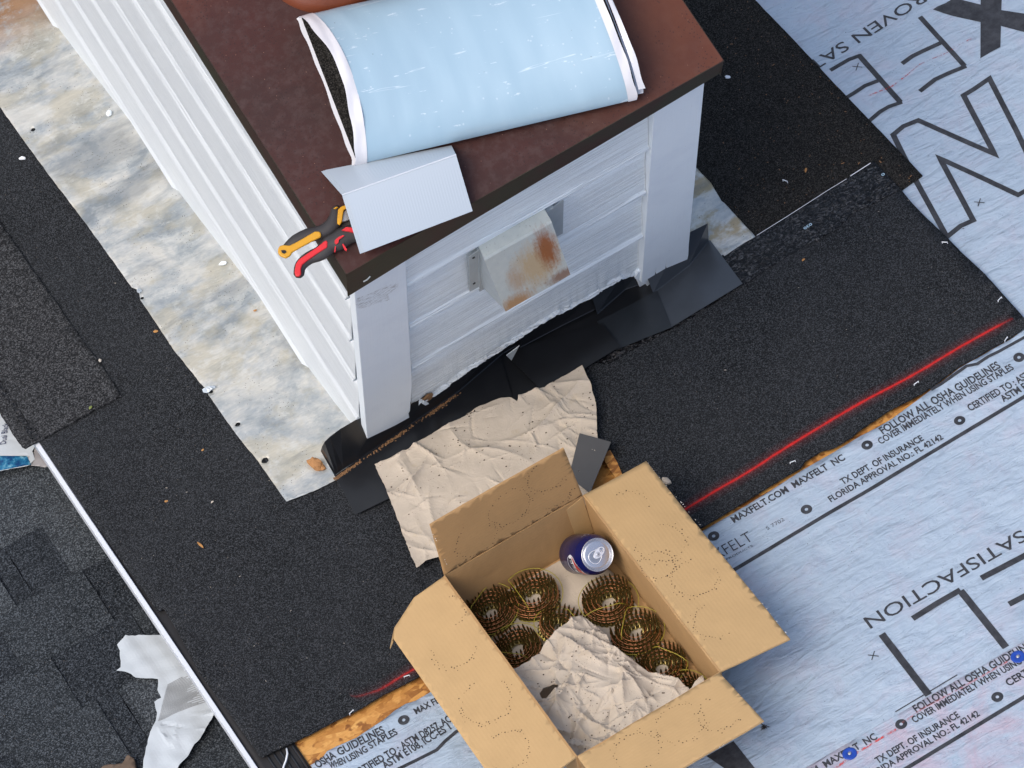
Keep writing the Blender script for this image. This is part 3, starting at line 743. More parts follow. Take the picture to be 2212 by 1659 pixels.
# cut line at the foot of each face
cut_l = sorted([(p[1], p[2]) for p in (atx(x, y, -.001) for x, y in [(56, 12), (100, 64), (146, 125), (219, 221), (271, 298), (308, 345), (400, 462), (470, 560), (518, 618), (576, 700), (646, 789), (717, 878), (752, 935)])])
cut_f = sorted([(p[0], p[2]) for p in (aty(x, y, .012) for x, y in [(880, 862), (888, 886), (905, 868), (940, 850), (1000, 806), (1090, 750), (1180, 692), (1280, 640), (1340, 602), (1375, 592)])])
def plank(face, s0, s1, z0, z1, cut, seed, nseg):
    """one lap siding board; face 'l' runs along y on x=0, face 'f' along x on y=.02"""
    rows = ((0, .0022), (.0028, -.0036), (.0060, -.0042), (.0125, .0018), (.015, .0012), (.05, .0016), (.12, .0045), (1., .0085))
    v = []; uv = []; f = []; n = len(rows); hgt = z1 - z0; k_ = 0
    for i in range(nseg + 1):
        s = s0 + (s1 - s0) * i / nseg
        zc = interp(cut, s) + .005 * nz(s, seed, 1, 60) + .0065 * nz(s, seed, 4, 260)
        zb = max(z0 + .0008 * nz(s, seed, 8, 14), zc)
        if zb > z1 - .004: zb = z1 - .004
        ragged = zb > z0 + .003
        for fr, off in rows:
            z = zb + (fr if fr < .2 else 0) if fr < 1 else z1
            if z > z1 - .001: z = z1 - .001 * (1 - fr)
            d = off + ((.0022 * nz(s, z, seed, 90) - .001) if ragged and fr < .02 else 0) + .0005 * nz(s, z, seed, 12)
            if fr < 1: d = (.0120 if face == 'l' else .0165) * (z - z0) / hgt + (off if fr < .02 else 0)+ ((.0022 * nz(s, z, seed, 90)) if ragged and fr < .02 else 0)
            if face == 'l': v.append((-.004 + d, s, z))
            else: v.append((s, .006 + d, z))
            uv.append((s + seed * 3.1, z + seed * .7))
    for i in range(nseg):
        for k in range(n - 1):
            q = (i * n + k, i * n + k + 1, (i + 1) * n + k + 1, (i + 1) * n + k)
            f.append(q if face == 'l' else q[::-1])
    m0 = len(v)      # back face, for real thickness
    for p in v[:m0]: v.append((p[0] + .008, p[1], p[2]) if face == 'l' else (p[0], p[1] + .008, p[2]))
    uv += uv
    for i in range(nseg):
        for k in (0, n - 1):
            q = (i * n + k, (i + 1) * n + k, (i + 1) * n + k + m0, i * n + k + m0); f.append(q if (k == 0) == (face == 'l') else q[::-1])
    for i in (0, nseg):
        for k in range(n - 1): f.append((i * n + k, i * n + k + 1, i * n + k + 1 + m0, i * n + k + m0))
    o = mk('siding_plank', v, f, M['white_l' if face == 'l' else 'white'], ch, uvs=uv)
    for p in o.data.polygons: p.use_smooth = True
    return o
zk = .73; seed = 1
while zk > -1.0:
    z1 = min(zk + .212, .93)
    ys = [y_ / 100 for y_ in range(2, 173) if interp(cut_l, y_ / 100) < z1 - .012]
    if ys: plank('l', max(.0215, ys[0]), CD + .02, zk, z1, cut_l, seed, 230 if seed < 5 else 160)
    zk -= .2052; seed += 1
for k, zb in enumerate((.685, .480, .270, .060)):
    plank('f', .1012, .5862, zb if k < 3 else -.02, min(.93, zb + .212), cut_f, 20 + k, 150)
# torn bottom left corner of the lowest front board
mb = MB(); q = [aty(x, y, .006) for x, y in [(914, 866), (926, 854), (936, 852), (932, 862), (918, 872)]]; mb.plate(q, (0, .004, 0)); mb.build('torn_fibre', M['dust'], ch)
mb = MB(); q = [aty(x, y, .004) for x, y in [(916, 866), (926, 871), (930, 880), (926, 879), (924, 884), (919, 876), (912, 872)]]; mb.plate(q, (0, .002, 0)); mb.build('paint_curl', M['white'], ch)
# corner posts
def zpoly(pix, top, y=0.):
    return [(p[0], p[2]) for p in (aty(a_, b_, y) for a_, b_ in pix)]
def post(outline, name='corner_post'):
    mb = MB(); n = len(outline)
    poly = [(x, 0, z) for x, z in outline]
    F = [(x, 0., z) for x, z in outline]; Bk = [(x, .0200, z) for x, z in outline]
    f = [tuple(range(n)), tuple(range(2 * n - 1, n - 1, -1))] + [(i, (i + 1) % n, (i + 1) % n + n, i + n)[::-1] for i in range(n)]
    mb.add(F + Bk, f, [(z * 1.0, x * 1.0) for x, z in outline] * 2)
    o = mb.build(name, M['post'], ch)
    bv = o.modifiers.new('b', 'BEVEL'); bv.width = .0012; bv.segments = 2; bv.limit_method = 'ANGLE'; bv.angle_limit = R(50)
    return o
bot = zpoly([(795, 968), (803, 967), (830, 950), (862, 926), (871, 920), (876, 914), (884, 911), (885, 904), (883, 893), (886, 888)], 0)
post([(0, .945), (0., bot[0][1] + .012)] + bot + [(.0985, .20), (.1, .60), (.1, .945)])
def c22(x, y): return (1267 + x * .1823, 346 + y * .1823)
bot = zpoly([c22(*p) for p in [(715, 1480), (722, 1515), (745, 1475), (775, 1500), (800, 1445), (822, 1300), (835, 1480), (855, 1485), (870, 1430), (925, 1405), (945, 1215), (948, 1370), (975, 1385), (1040, 1350), (1090, 1300), (1165, 1285), (1185, 1240), (1210, 1120), (1215, 1000)]], 0)
post([(.587, .945), (.5865, bot[0][1] + .03)] + bot + [(CW, .30), (CW, .945)])
mb = MB(); q = [aty(*c22(x, y), .006) for x, y in [(655, 1220), (700, 1200), (722, 1230), (722, 1500), (700, 1505), (640, 1545), (620, 1440), (575, 1400), (610, 1330), (650, 1310)]]; mb.plate(q, (0, .010, 0)); mb.build('splintered_board', M['post'], ch)
mb = MB(); mb.add([aty(x, y, -.0007) for x, y in [(767, 655), (772, 644), (800, 634), (835, 616), (862, 612), (858, 626), (838, 636), (842, 648), (812, 656), (790, 664), (772, 668)]], [tuple(range(11))]); mb.build('worn_patch', M['worn'], ch)
# side boards of the posts (the far side of the right post, hidden, closes the corner)
mb = MB(); mb.box((CW - .020, .0205, -.06), (.020, 0, 0), (0, .08, 0), (0, 0, 1.0)); mb.build('corner_board', M['post'], ch)
# right wall boards, seen only from the side
for k in range(9):
    z0 = .73 - .2052 * k; mb = MB(); mb.plate([(CW - .010, .1015, z0), (CW - .010, CD + .02, z0), (CW - .004, CD + .02, z0 + .212 if k else .93), (CW - .004, .1015, z0 + .212 if k else .93)], (.008, 0, 0)); mb.build('siding_plank', M['white'], ch)
# cap
ZC = .970; X0, X1, Y0, Y1 = -.021, .706, -.020, CD + .05
cap = MB(); nx, ny = 12, 24; v = []; f = []
for i in range(nx + 1):
    for j in range(ny + 1):
        x = X0 + (X1 - X0) * i / nx; y = Y0 + (Y1 - Y0) * j / ny
        e = min(i, nx - i, j, ny - j); v.append((x, y, ZC + (.0012 * nz(x, y, 3, 6) + .002 if e else 0)))
for i in range(nx):
    for j in range(ny): a = i * (ny + 1) + j; f.append((a, a + ny + 1, a + ny + 2, a + 1))
cap.add(v, f); cp = cap.build('chimney_cap', M['cap'], ch, smooth=True)
zl0 = atx(333, 0, X0 + .004)[2]; yl0 = atx(333, 0, X0 + .004)[1]
mb = MB()
def skirt(P, depth, out):
    """fascia: top edge points P, its depth at each, its outward lean"""
    n = len(P); v = [Vector(p) for p in P] + [Vector(p) + Vector(out) * 1. + Vector((0, 0, -d)) for p, d in zip(P, depth)]
    mb.add(v, [(i, i + 1, i + 1 + n, i + n) for i in range(n - 1)])
fz = [(X0, .112), (.10, .098), (.30, .083), (.50, .072), (.60, .066), (X1, .056)]
xs = [X0 + (X1 - X0) * k / 24 for k in range(25)]
skirt([(x, Y0, ZC) for x in xs], [interp(fz, x) + .0012 * nz(x, 2, 1, 30) for x in xs], (0, .0035, 0))
yy = [Y0 + (Y1 - Y0) * k / 24 for k in range(25)]
skirt([(X0, y, ZC) for y in yy][::-1], [interp([(Y0, .106), (.1, .100), (.5, .088), (1.7, .075)], y) for y in yy][::-1], (.0035, 0, 0))
skirt([(X1, y, ZC) for y in yy], [.06] * 25, (-.003, 0, 0)); skirt([(x, Y1, ZC) for x in xs][::-1], [.06] * 25, (0, -.003, 0))
fo = mb.build('cap_fascia', M['fascia'], ch); fo.modifiers.new('s', 'SOLIDIFY').thickness = .0012
mb = MB(); p = aty(792, 603, Y0 - .001); mb.tube([p + Vector((-.006, 0, -.003)), p + Vector((0, -.0015, .001)), p + Vector((.007, 0, .004))], .0013, 6); mb.build('screw_slot', M['galv'], ch)
# flue with storm collar
fx, fy = atz(704, -124, ZC + .03)[:2]; fc = Vector((fx, fy, ZC + .002))
mb = MB(); mb.lathe([(.118, 0), (.1185, .003), (.108, .016), (.080, .034), (.078, .036), (.075, .032)], fc, (0, 0, 1), 64, ); mb.build('storm_collar', M['terra'], ch, smooth=True)
mb = MB(); mb.lathe([(.078, 0), (.078, .30), (.074, .30), (.074, .0)], fc, (0, 0, 1), 48); mb.build('flue_pipe', M['terra'], ch, smooth=True)
# vent hood on the front
hood = tag(MB().box((.243, .002, .470), (.150, 0, 0), (0, .010, 0), (0, 0, .2)).build('vent_hood', M['galv'], ch), None)
def hp(y, z, l): return Vector((l, y, z))
prof = [(.010, .6875), (-.0205, .690), (-.0245, .686), (-.0665, .512)]
xl = [.2445, .2390, .2385, .2545]; xr = [.3745, .3725, .3725, .3860]
v = []; f = []; uv = []
for (y, z), a_, b_ in zip(prof, xl, xr):
    for k in range(9): v.append((a_ + (b_ - a_) * k / 8, y, z + .0012 * math.sin(k * .8))); uv.append((k / 8, 0 if z > .6885 else (1.05 if z < .6 else .04)))
uv = [(k % 9 / 8, [-.25, -.03, .0, 1.05][k // 9]) for k in range(36)]
for i in range(3):
    for k in range(8): f.append((i * 9 + k, i * 9 + k + 1, (i + 1) * 9 + k + 1, (i + 1) * 9 + k)[::-1])
o = mk('hood_cover', v, f, M['hood'], hood, uvs=uv); o.modifiers.new('s', 'SOLIDIFY').thickness = .0014
for nm, xx in (('side_panel', xl), ('side_panel', xr)):
    mb = MB(); dx = .0008 if xx is xl else -.0018
    q = [Vector((xx[0] + dx, .010, .6865)), Vector((xx[1] + dx, -.0195, .688)), Vector((xx[3] + dx, -.0655, .512)), Vector((xx[0] + dx + .004, .010, .478))]
    mb.plate(q, (.001, 0, 0)); mb.build(nm, M['galv'], hood)
for (xa, xb, za, zb_) in ((.2245, .2440, .490, .664), (.3760, .4140, .520, .672)):
    mb = MB(); mb.plate([(xa, .0045, za), (xb, .0045, za - .004), (xb, .0045, zb_), (xa, .0045, zb_ - .006)], (0, .0014, 0)); fl = mb.build('mounting_flange', M['galv'], hood)
    for zz in (za + .03, zb_ - .02):
        mb = MB(); mb.lathe([(0.0001, .0), (.0028, .0), (.0024, .0016), (.0001, .0022)], (xa + .009, .0045, zz), (0, -1, 0), 10); mb.build('screw', M['pblack'], fl)

# ------------------------------------------------------------ flashing along the front foot
def flash(pix, h, up, label, mat='bmetal', name='step_flashing', group='black step flashing pieces in front of the chimney'):
    """pix: outline of the roof leg; up: fold line pixels with the wall leg height"""
    poly = [roof(x, y, h) for x, y in pix]
    mb = MB(); mb.plate(poly, NRM * .0007)
    if up:
        fl_, hs_ = up; base = [roof(x, y, h + .0007) for x, y in fl_]
        tp = [Vector((b.x, max(b.y + .004, min(.027, b.y + .05)) if True else b.y, b.z + hh_)) for b, hh_ in zip(base, hs_)]
        mb.tube(base, .0011, 6); n = len(base); mb.add(base + tp, [(i, i + 1, i + 1 + n, i + n) for i in range(n - 1)])
    o = mb.build(name, M[mat]); tag(o, label, 'flashing', group); return o
flash([(723, 1028), (768, 1112), (860, 1068), (980, 1000), (1120, 900), (1080, 764), (993, 845), (860, 936)], .0135, ([(723, 1028), (725, 1024), (731, 1020), (742, 1012), (765, 998), (860, 934), (993, 843), (1086, 763)], [.018, .038, .056, .068, .078, .085, .085, .085]), 'long black apron flashing piece at the near corner of the chimney, dusted with brown grit')
flash([(985, 852), (1060, 905), (1180, 838), (1335, 745), (1500, 640), (1535, 528), (1400, 560), (1100, 728)], .0105, ([(1088, 762), (1200, 700), (1290, 650), (1378, 608), (1489, 545)], [.06, .06, .06, .06, .06]), 'long black flashing strip showing between siding foot and the lapped square pieces')
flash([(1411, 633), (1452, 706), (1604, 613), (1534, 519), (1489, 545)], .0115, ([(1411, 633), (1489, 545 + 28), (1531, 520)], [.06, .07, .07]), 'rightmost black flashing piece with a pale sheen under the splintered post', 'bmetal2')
flash([(1290, 695), (1330, 756), (1452, 707), (1420, 628)], .0125, ([(1290, 678), (1350, 625), (1420, 602)], [.06, .06, .06]), 'black flashing piece between the square one and the rightmost one', 'bmetal3')
flash([(1108, 781), (1176, 849), (1341, 748), (1301, 699), (1124, 750)], .0165, ([(1124, 750), (1212, 704), (1301, 660)], [.06, .06, .05]), 'square black flashing piece whose corner overlaps the kraft paper')
mb = MB(); mb.plate([aty(x, y, -.012) for x, y in [(1094, 768), (1122, 747), (1105, 779)]], (0, .001, 0)); tag(mb.build('metal_tab', M['galv']), 'small bright triangular metal tab between two black flashing pieces', 'metal tab')
o = flash([(1252, 936), (1320, 955), (1274, 1066), (1229, 1030)], .030, None, 'grey metal square leaning behind the cardboard box', 'gmetal', 'flashing_offcut', 'loose flashing offcuts')
# brown grit caught in the fold
gb = MB(); rg = random.Random(4)
for k in range(900):
    t = rg.random(); t = t * t if rg.random() < .3 else t; x = 723 + (993 - 723) * t; y = 1030 + (845 - 1030) * t + 3
    cl = max(0, math.sin(t * 17) * .5 + .6)
    if rg.random() > cl: continue
    p = roof(x + rg.gauss(0, 2), y + abs(rg.gauss(0, 1)) * 2.4, .0145); s_ = rg.uniform(.0006, .0018); a_ = rg.uniform(0, 3)
    dx = Vector((math.cos(a_), math.sin(a_), 0)) * s_; dy = Vector((-math.sin(a_), math.cos(a_), rg.uniform(-.3, .3))) * s_ * .6
    gb.add([p - dx - dy, p + dx - dy, p + dx + dy, p - dx + dy, p + Vector((0, 0, s_))], [(0, 1, 4), (1, 2, 4), (2, 3, 4), (3, 0, 4)])
tag(gb.build('flashing_grit', M['dust']), 'brown wood grit lying along the fold of the apron flashing', None, None, 'stuff')

# ------------------------------------------------------------ on the cap: folded membrane roll
def roll():
    z0 = ZC + .004
    L0 = atz(770, 357, z0 + .010); L1 = atz(1386, 212, z0 + .010); UL = atz(655, 50, z0 + .03)
    ax = (L1 - L0); ax.z = 0; Lr = ax.length; ax.normalize()
    wd = (UL - L0); wd.z = 0; Wd = wd.length * 1.06; wd.normalize()
    up = Vector((0, 0, 1)); HT = .070
    root = empty('membrane_roll', L0, 'pale blue film faced membrane piece folded into a flat roll on the chimney cap', 'membrane roll')
    def sec(t, off=0., s=0.):
        """closed flattened section, t in 0..1; far side first over the top"""
        q = 2 * math.pi * t
        cx = math.cos(q); sy = math.sin(q)
        x = .5 + .5 * math.copysign(abs(cx) ** .92, cx); top = sy > 0
        hgt = (HT * (abs(sy) ** 1.15) if top else -.0) 
        y = .006 + (hgt if top else 0)
        x = 1 - x
        sag = -.012 * math.sin(math.pi * min(1, max(0, s))) * (1 if top else 0) * math.sin(math.pi * x)
        return x, y + sag, top
    def skin(s0, s1, off, name, mat, ns=40, nt=72, wav=0., uvk=1., t0=0., t1=1.):
        v = []; f = []; uv = []
        for i in range(ns + 1):
            s = s0 + (s1 - s0) * i / ns
            for j in range(nt + 1):
                t = t0 + (t1 - t0) * j / nt; x, y, top = sec(t, off, s)
                cxn = (x - .5); nn = Vector((cxn * 1.2, (y - HT * .4) / HT)); nn = nn.normalized() if nn.length > 1e-6 else Vector((0, 1))
                edge = max(0, (abs(s - .5) - .5)) * 20
                shear = .0
                p = L0 + ax * (Lr * (s + shear * x)) + wd * (Wd * x + nn.x * off) + up * (y + nn.y * off)
                k = .0022 * nz(s * 5, t * 9, 3, 1.) + .0012 * nz(s * 20, t * 14, 5, 1.)
                if top and s < .5: p += ax * (.024 * math.sin(math.pi * min(1, max(0, x))) ** .8 * (1 - 2 * s))
                if wav: k += wav * nz(s * 30, t * 16, 7, 1.) * (abs(s - .5) * 2); p += ax * (wav * 2.2 * nz(2.2 if s > .5 else 9.1, t * 13, 3, 1.) * (1 if (i == 0 and s < .5) or (i == ns and s > .5) else 0))
                p += up * (k if top else 0)
                v.append(p); uv.append((Lr * s, x * Wd if top else -x * Wd))
        for i in range(ns):
            for j in range(nt): a = i * (nt + 1) + j; f.append((a, a + 1, a + nt + 2, a + nt + 1))
        o = mk(name, v, f, mat, root, uvs=uv, smooth=True); return o
    skin(.034, .952, .0020, 'film_skin', M['film'])
    skin(.004, .985, -.0012, 'membrane_lining', M['memb2'], ns=30)
    skin(-.010, .0355, .0032, 'edge_film', M['wfilm'], ns=8, wav=.0035)
    skin(.9505, .980, .0032, 'edge_film', M['wfilm'], ns=8, wav=.003)
    skin(.992, 1.012, .0005, 'edge_film', M['wfilm'], ns=4, wav=.003, t0=.05, t1=.95)
    mb = MB(); q = [L0 + ax * (.02 + dx) + wd * dy + up * dz for dx, dy, dz in ((.0, .055, .020), (.028, .062, .034), (.035, .040, .032), (.030, .018, .020), (.006, .026, .010))]
    mb.plate(q, ax * .0008 + up * .0004); mb.build('film_flap', M['wfilm'], root)
    # second layer inside
    v = []; f = []; n = 30
    for i in range(2):
        for j in range(n + 1):
            x = .06 + .88 * j / n; y = .012 + .030 * math.sin(math.pi * x) * .8; v.append(L0 + ax * (Lr * (.035 + .94 * i)) + wd * (Wd * x) + up * y)
    for j in range(n): f.append((j, j + 1, j + n + 2, j + n + 1))
    o = mk('inner_layer', v, f, M['memb2'], root, uvs=[(p.x, p.y) for p in v], smooth=True); o.modifiers.new('s', 'SOLIDIFY').thickness = .003
roll()

# ------------------------------------------------------------ white bent flashing stack
def bent(k):
    dz = .0020 * k; dpx = (-4.6 * (2 - k), 1.6 * (2 - k))
    z0 = ZC + .003 + dz
    p = lambda x, y, z: atz(x + dpx[0], y + dpx[1], z)
    A = p(703, 367, z0 + .012); B = p(975, 314, z0 + .004); C = p(748, 418, z0 + .052); D = p(985, 334, z0 + .046); E = p(787, 545, z0 + .033); F = p(1021, 456, z0 + .010)
    def mid(P, Q, t): return P + (Q - P) * t
    v = []; rows = [[A, B], [mid(C, A, .06), mid(D, B, .06)], [C + Vector((0, 0, .0004)), D + Vector((0, 0, .0004))], [mid(C, E, .03), mid(D, F, .03)], [E, F]]
    for r in rows:
        for j in range(41): v.append(mid(r[0], r[1], j / 40))
    f = [(i * 41 + j, i * 41 + j + 1, (i + 1) * 41 + j + 1, (i + 1) * 41 + j)[::-1] for i in range(4) for j in range(40)]
    o = mk('bent_flashing', v, f, M['wmetal']); o.modifiers.new('s', 'SOLIDIFY').thickness = .0006
    mb = MB(); mb.tube([C + Vector((0, 0, .0003)), D + Vector((0, 0, .0003))], .0013, 8); mb.build('fold_highlight', M['drip'], o)  # thin paler tube added to paint the highlight along the fold
    tag(o, ['bottom piece of the stack of bent white flashing beside the membrane roll', 'middle piece of the stack of bent white flashing beside the membrane roll', 'topmost bent white flashing piece tucked under the membrane roll'][k], 'flashing', 'bent white flashing stack on the cap')
for k in range(3): bent(k)

# ------------------------------------------------------------ snips
def c10(x, y): return ((1000 + x / 4.148) * .576, (700 + y / 4.148) * .576)
def bar(mb, pts, ws, z0, th, n=10):
    """rounded handle: centre pixels, half widths (m), level z"""
    P = [atz(*c10(x, y), z0) if not isinstance(z0, (list, tuple)) else atz(*c10(x, y), z0[i]) for i, (x, y) in enumerate(pts)]
    # smooth
    Q = []; Rr = []
    for i in range(len(P) - 1):
        for k in range(3):
            t = k / 3; p0 = P[max(i - 1, 0)]; p1 = P[i]; p2 = P[i + 1]; p3 = P[min(i + 2, len(P) - 1)]
            Q.append(.5 * ((2 * p1) + (p2 - p0) * t + (2 * p0 - 5 * p1 + 4 * p2 - p3) * t * t + (3 * p1 - p0 - 3 * p2 + p3) * t ** 3)); Rr.append(ws[i] + (ws[i + 1] - ws[i]) * t)
    Q.append(P[-1]); Rr.append(ws[-1])
    e0 = Q[0] - (Q[1] - Q[0]).normalized() * Rr[0] * .55; e1_ = Q[-1] + (Q[-1] - Q[-2]).normalized() * Rr[-1] * .5
    Q = [e0] + Q + [e1_]; Rr = [Rr[0] * .5] + Rr + [Rr[-1] * .5]
    mb.tube(Q, Rr, n, flat=th)
def inlay(mb, pix, z, t=.002):
    mb.plate([atz(*c10(x, y), z) for x, y in pix], (0, 0, t))
zh = ZC + .017
ys_ = empty('snips', atz(*c10(900, 700), ZC), 'snips with yellow and black handle, hanging hole over the white siding', 'snips')
mb = MB(); bar(mb, [(300, 960), (450, 850), (640, 760), (850, 710), (1000, 620), (1070, 500), (1080, 380), (1100, 320)], [.007, .011, .012, .012, .013, .012, .009, .005], zh - .004, .75); mb.build('handle', M['rubber'], ys_, smooth=True)
mb = MB(); O_ = [(205, 935), (260, 922), (360, 932), (480, 870), (620, 790), (750, 712), (825, 712), (850, 745), (850, 795), (700, 870), (560, 945), (400, 1035), (375, 1085), (300, 1130), (215, 1095), (178, 1050), (178, 985)]
inlay(mb, O_, zh + .001, .006); o = mb.build('handle_grip', M['yellow'], ys_); bv = o.modifiers.new('b', 'BEVEL'); bv.width = .0028; bv.segments = 3
mb = MB(); inlay(mb, [(222, 990), (290, 988), (312, 1020), (275, 1045), (240, 1030)], zh + .0072, .0006); mb.build('hanging_hole', M['pblack'], ys_)
mb = MB(); inlay(mb, [(1115, 360), (1165, 320), (1270, 280), (1330, 270), (1280, 330), (1200, 370), (1190, 430), (1172, 560), (1140, 605), (1100, 590), (1100, 520)], zh + .003, .004); inlay(mb, [(1035, 350), (1080, 318), (1120, 322), (1075, 355)], zh + .001, .003); o = mb.build('handle_accent', M['yellow'], ys_); o.modifiers.new('b', 'BEVEL').width = .001
mb = MB(); inlay(mb, [(1190, 430), (1290, 330), (1420, 380), (1480, 470), (1340, 500), (1240, 545), (1175, 560)], zh - .004, .005); inlay(mb, [(1420, 380), (1700, 330), (1720, 400), (1480, 470)], zh - .003, .004); mb.build('jaw', M['steel'], ys_)
mb = MB(); inlay(mb, [(1120, 620), (1340, 510), (1420, 560), (1200, 690), (900, 830), (860, 780)], zh - .012, .004); mb.build('lower_handle', M['rubber'], ys_)
rs_ = empty('snips', atz(*c10(1000, 900), ZC), 'snips with red and black handle curled over the cap corner', 'snips')
mb = MB(); bar(mb, [(500, 1370), (530, 1230), (660, 1110), (850, 1030), (980, 900), (1100, 850), (1200, 780), (1300, 740), (1500, 690)], [.009, .0100, .0110, .0130, .0155, .017, .017, .016, .014], zh - .003, .62); mb.build('handle', M['rubber'], rs_, smooth=True)
mb = MB(); inlay(mb, [(435, 1340), (455, 1220), (500, 1150), (600, 1080), (780, 960), (900, 865), (935, 850), (952, 880), (945, 960), (800, 1050), (640, 1160), (560, 1225), (535, 1290), (540, 1380), (500, 1415), (450, 1405)], zh + .0015, .006)
o = mb.build('handle_grip', M['redp'], rs_); bv = o.modifiers.new('b', 'BEVEL'); bv.width = .0026; bv.segments = 3
mb = MB(); inlay(mb, [(1170, 690), (1240, 640), (1350, 655), (1560, 680), (1560, 740), (1390, 735), (1290, 710)], zh + .006, .004)
inlay(mb, [(1060, 840), (1120, 790), (1190, 758), (1210, 770), (1125, 830), (1115, 880), (1080, 902), (1060, 885)], zh + .0085, .002); inlay(mb, [(1175, 905), (1195, 900), (1250, 985), (1240, 1008), (1210, 985)], zh + .004, .003); inlay(mb, [(1065, 930), (1080, 925), (1070, 1025), (1052, 1025)], zh + .002, .003); mb.build('handle_accent', M['redp'], rs_)
mb = MB(); inlay(mb, [(1300, 650), (1400, 610), (1750, 560), (1750, 640), (1400, 700)], zh - .004, .004); mb.build('jaw', M['steel'], rs_)

# ------------------------------------------------------------ cardboard box with flaps
a0, a1, b0, b1, HB = -.050, .232, -.918, -.447, .140
BX = empty('cardboard_box', W((a0 + a1) / 2, (b0 + b1) / 2, .008), 'open kraft cardboard box holding coils of nails and a blue can', 'box')
FB = .010
T = .004
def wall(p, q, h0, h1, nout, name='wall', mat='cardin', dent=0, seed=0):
    """corrugated panel between roof coords p and q"""
    n = 14; v = []; f = []; uv = []
    L = math.hypot(q[0] - p[0], q[1] - p[1])
    for side in (0, 1):
        for i in range(n + 1):
            for j in range(5):
                t = i / n; h = h0 + (h1 - h0) * j / 4; k = .0015 * nz(t * L, h, seed, 18) + dent * math.sin(math.pi * t) * math.sin(math.pi * j / 4)
                a_ = p[0] + (q[0] - p[0]) * t + nout[0] * (T * side + k); b_ = p[1] + (q[1] - p[1]) * t + nout[1] * (T * side + k)
                v.append(W(a_, b_, h)); uv.append((t * L + seed, h))
    s = (n + 1) * 5
    for i in range(n):
        for j in range(4):
            a_ = i * 5 + j; f.append((a_, a_ + 1, a_ + 6, a_ + 5)); f.append((a_ + s, a_ + s + 5, a_ + s + 6, a_ + s + 1))
        for j in (0, 4): a_ = i * 5 + j; f.append((a_, a_ + 5, a_ + 5 + s, a_ + s) if j else (a_, a_ + s, a_ + 5 + s, a_ + 5))
    for i in (0, n):
        for j in range(4): a_ = i * 5 + j; f.append((a_, a_ + s, a_ + s + 1, a_ + 1))
    return mk(name, v, f, M[mat], BX, uvs=uv)
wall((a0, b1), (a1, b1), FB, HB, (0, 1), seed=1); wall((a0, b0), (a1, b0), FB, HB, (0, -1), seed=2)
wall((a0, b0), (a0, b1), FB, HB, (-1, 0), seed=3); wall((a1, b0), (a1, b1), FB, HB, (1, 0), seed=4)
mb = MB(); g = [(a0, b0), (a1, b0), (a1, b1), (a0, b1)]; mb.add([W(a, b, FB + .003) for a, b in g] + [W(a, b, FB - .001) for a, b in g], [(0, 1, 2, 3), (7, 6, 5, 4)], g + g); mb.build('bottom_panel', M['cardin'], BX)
mb = MB(); mb.plate([W(a1 - .034, b1 - .0012, FB + .02), W(a1 - .001, b1 - .0012, FB + .02), W(a1 - .001, b1 - .0012, HB - .003), W(a1 - .036, b1 - .0012, HB - .012)], BD * .0010); mb.build('glue_tab', M['card'], BX)
def flap(P, Q, outer, name, nlift, seed, dots, mat='card'):
    """flap hinged on PQ (roof coords a,b,h); outer: outline points as (along, out); e_out: unit vector"""
    P = Vector(W(*P)); Q = Vector(W(*Q)); e = (Q - P).normalized(); L = (Q - P).length; o_ = nlift.normalized(); n_ = e.cross(o_).normalized()
    if n_.dot(CAM - P) < 0: n_ = -n_
    def pl_(u, v_, h): return P + e * u + o_ * v_ + n_ * h
    poly = jag([(0, .001)] + [(L, .001)] + outer, .0005, .01, seed)
    A_ = sum((poly[i][0] * poly[(i + 1) % len(poly)][1] - poly[(i + 1) % len(poly)][0] * poly[i][1]) for i in range(len(poly)))
    if A_ < 0: poly.reverse()
    hf = lambda u, v_: .0012 * nz(u + seed, v_, seed, 12) + .004 * (v_ / .14) ** 2 * nz(u, 2, seed, 5)
    ok = e.cross(o_).dot(n_) > 0
    if ok: pl2 = pl_; 
    else:
        pl2 = pl_
    o = sheet(name, poly, .012, hf, T * .9, M[mat], BX, plane=pl2)
    if not ok: o.data.flip_normals()
    # rings of punctures pressed by the nail points
    mb = MB(); rg = random.Random(seed)
    for (cu, cv, rr, t0, t1) in dots:
        n = int(abs(t1 - t0) * rr / .0056)
        for k in range(n):
            for lay in range(1 if rg.random() > .35 else 2):
                if rg.random() < .15: continue
                t = t0 + (t1 - t0) * (k + rg.uniform(-.2, .2)) / n; r_ = rr + lay * .006 + rg.gauss(0, .0014)
                u, v_ = cu + r_ * math.cos(t), cv + r_ * math.sin(t)
                if not inside((u, v_), poly): continue
                s_ = rg.uniform(.0006, .0014); c_ = pl_(u, v_, hf(u, v_) + .0003)
                mb.add([c_ + (e * math.cos(q) + o_ * math.sin(q)) * s_ for q in (0, 1.05, 2.1, 3.14, 4.2, 5.2)], [(0, 1, 2, 3, 4, 5)])
    if mb.v: mb.build('punctures', M['hole'], o, kind='stuff')
    return o
an = R(4)
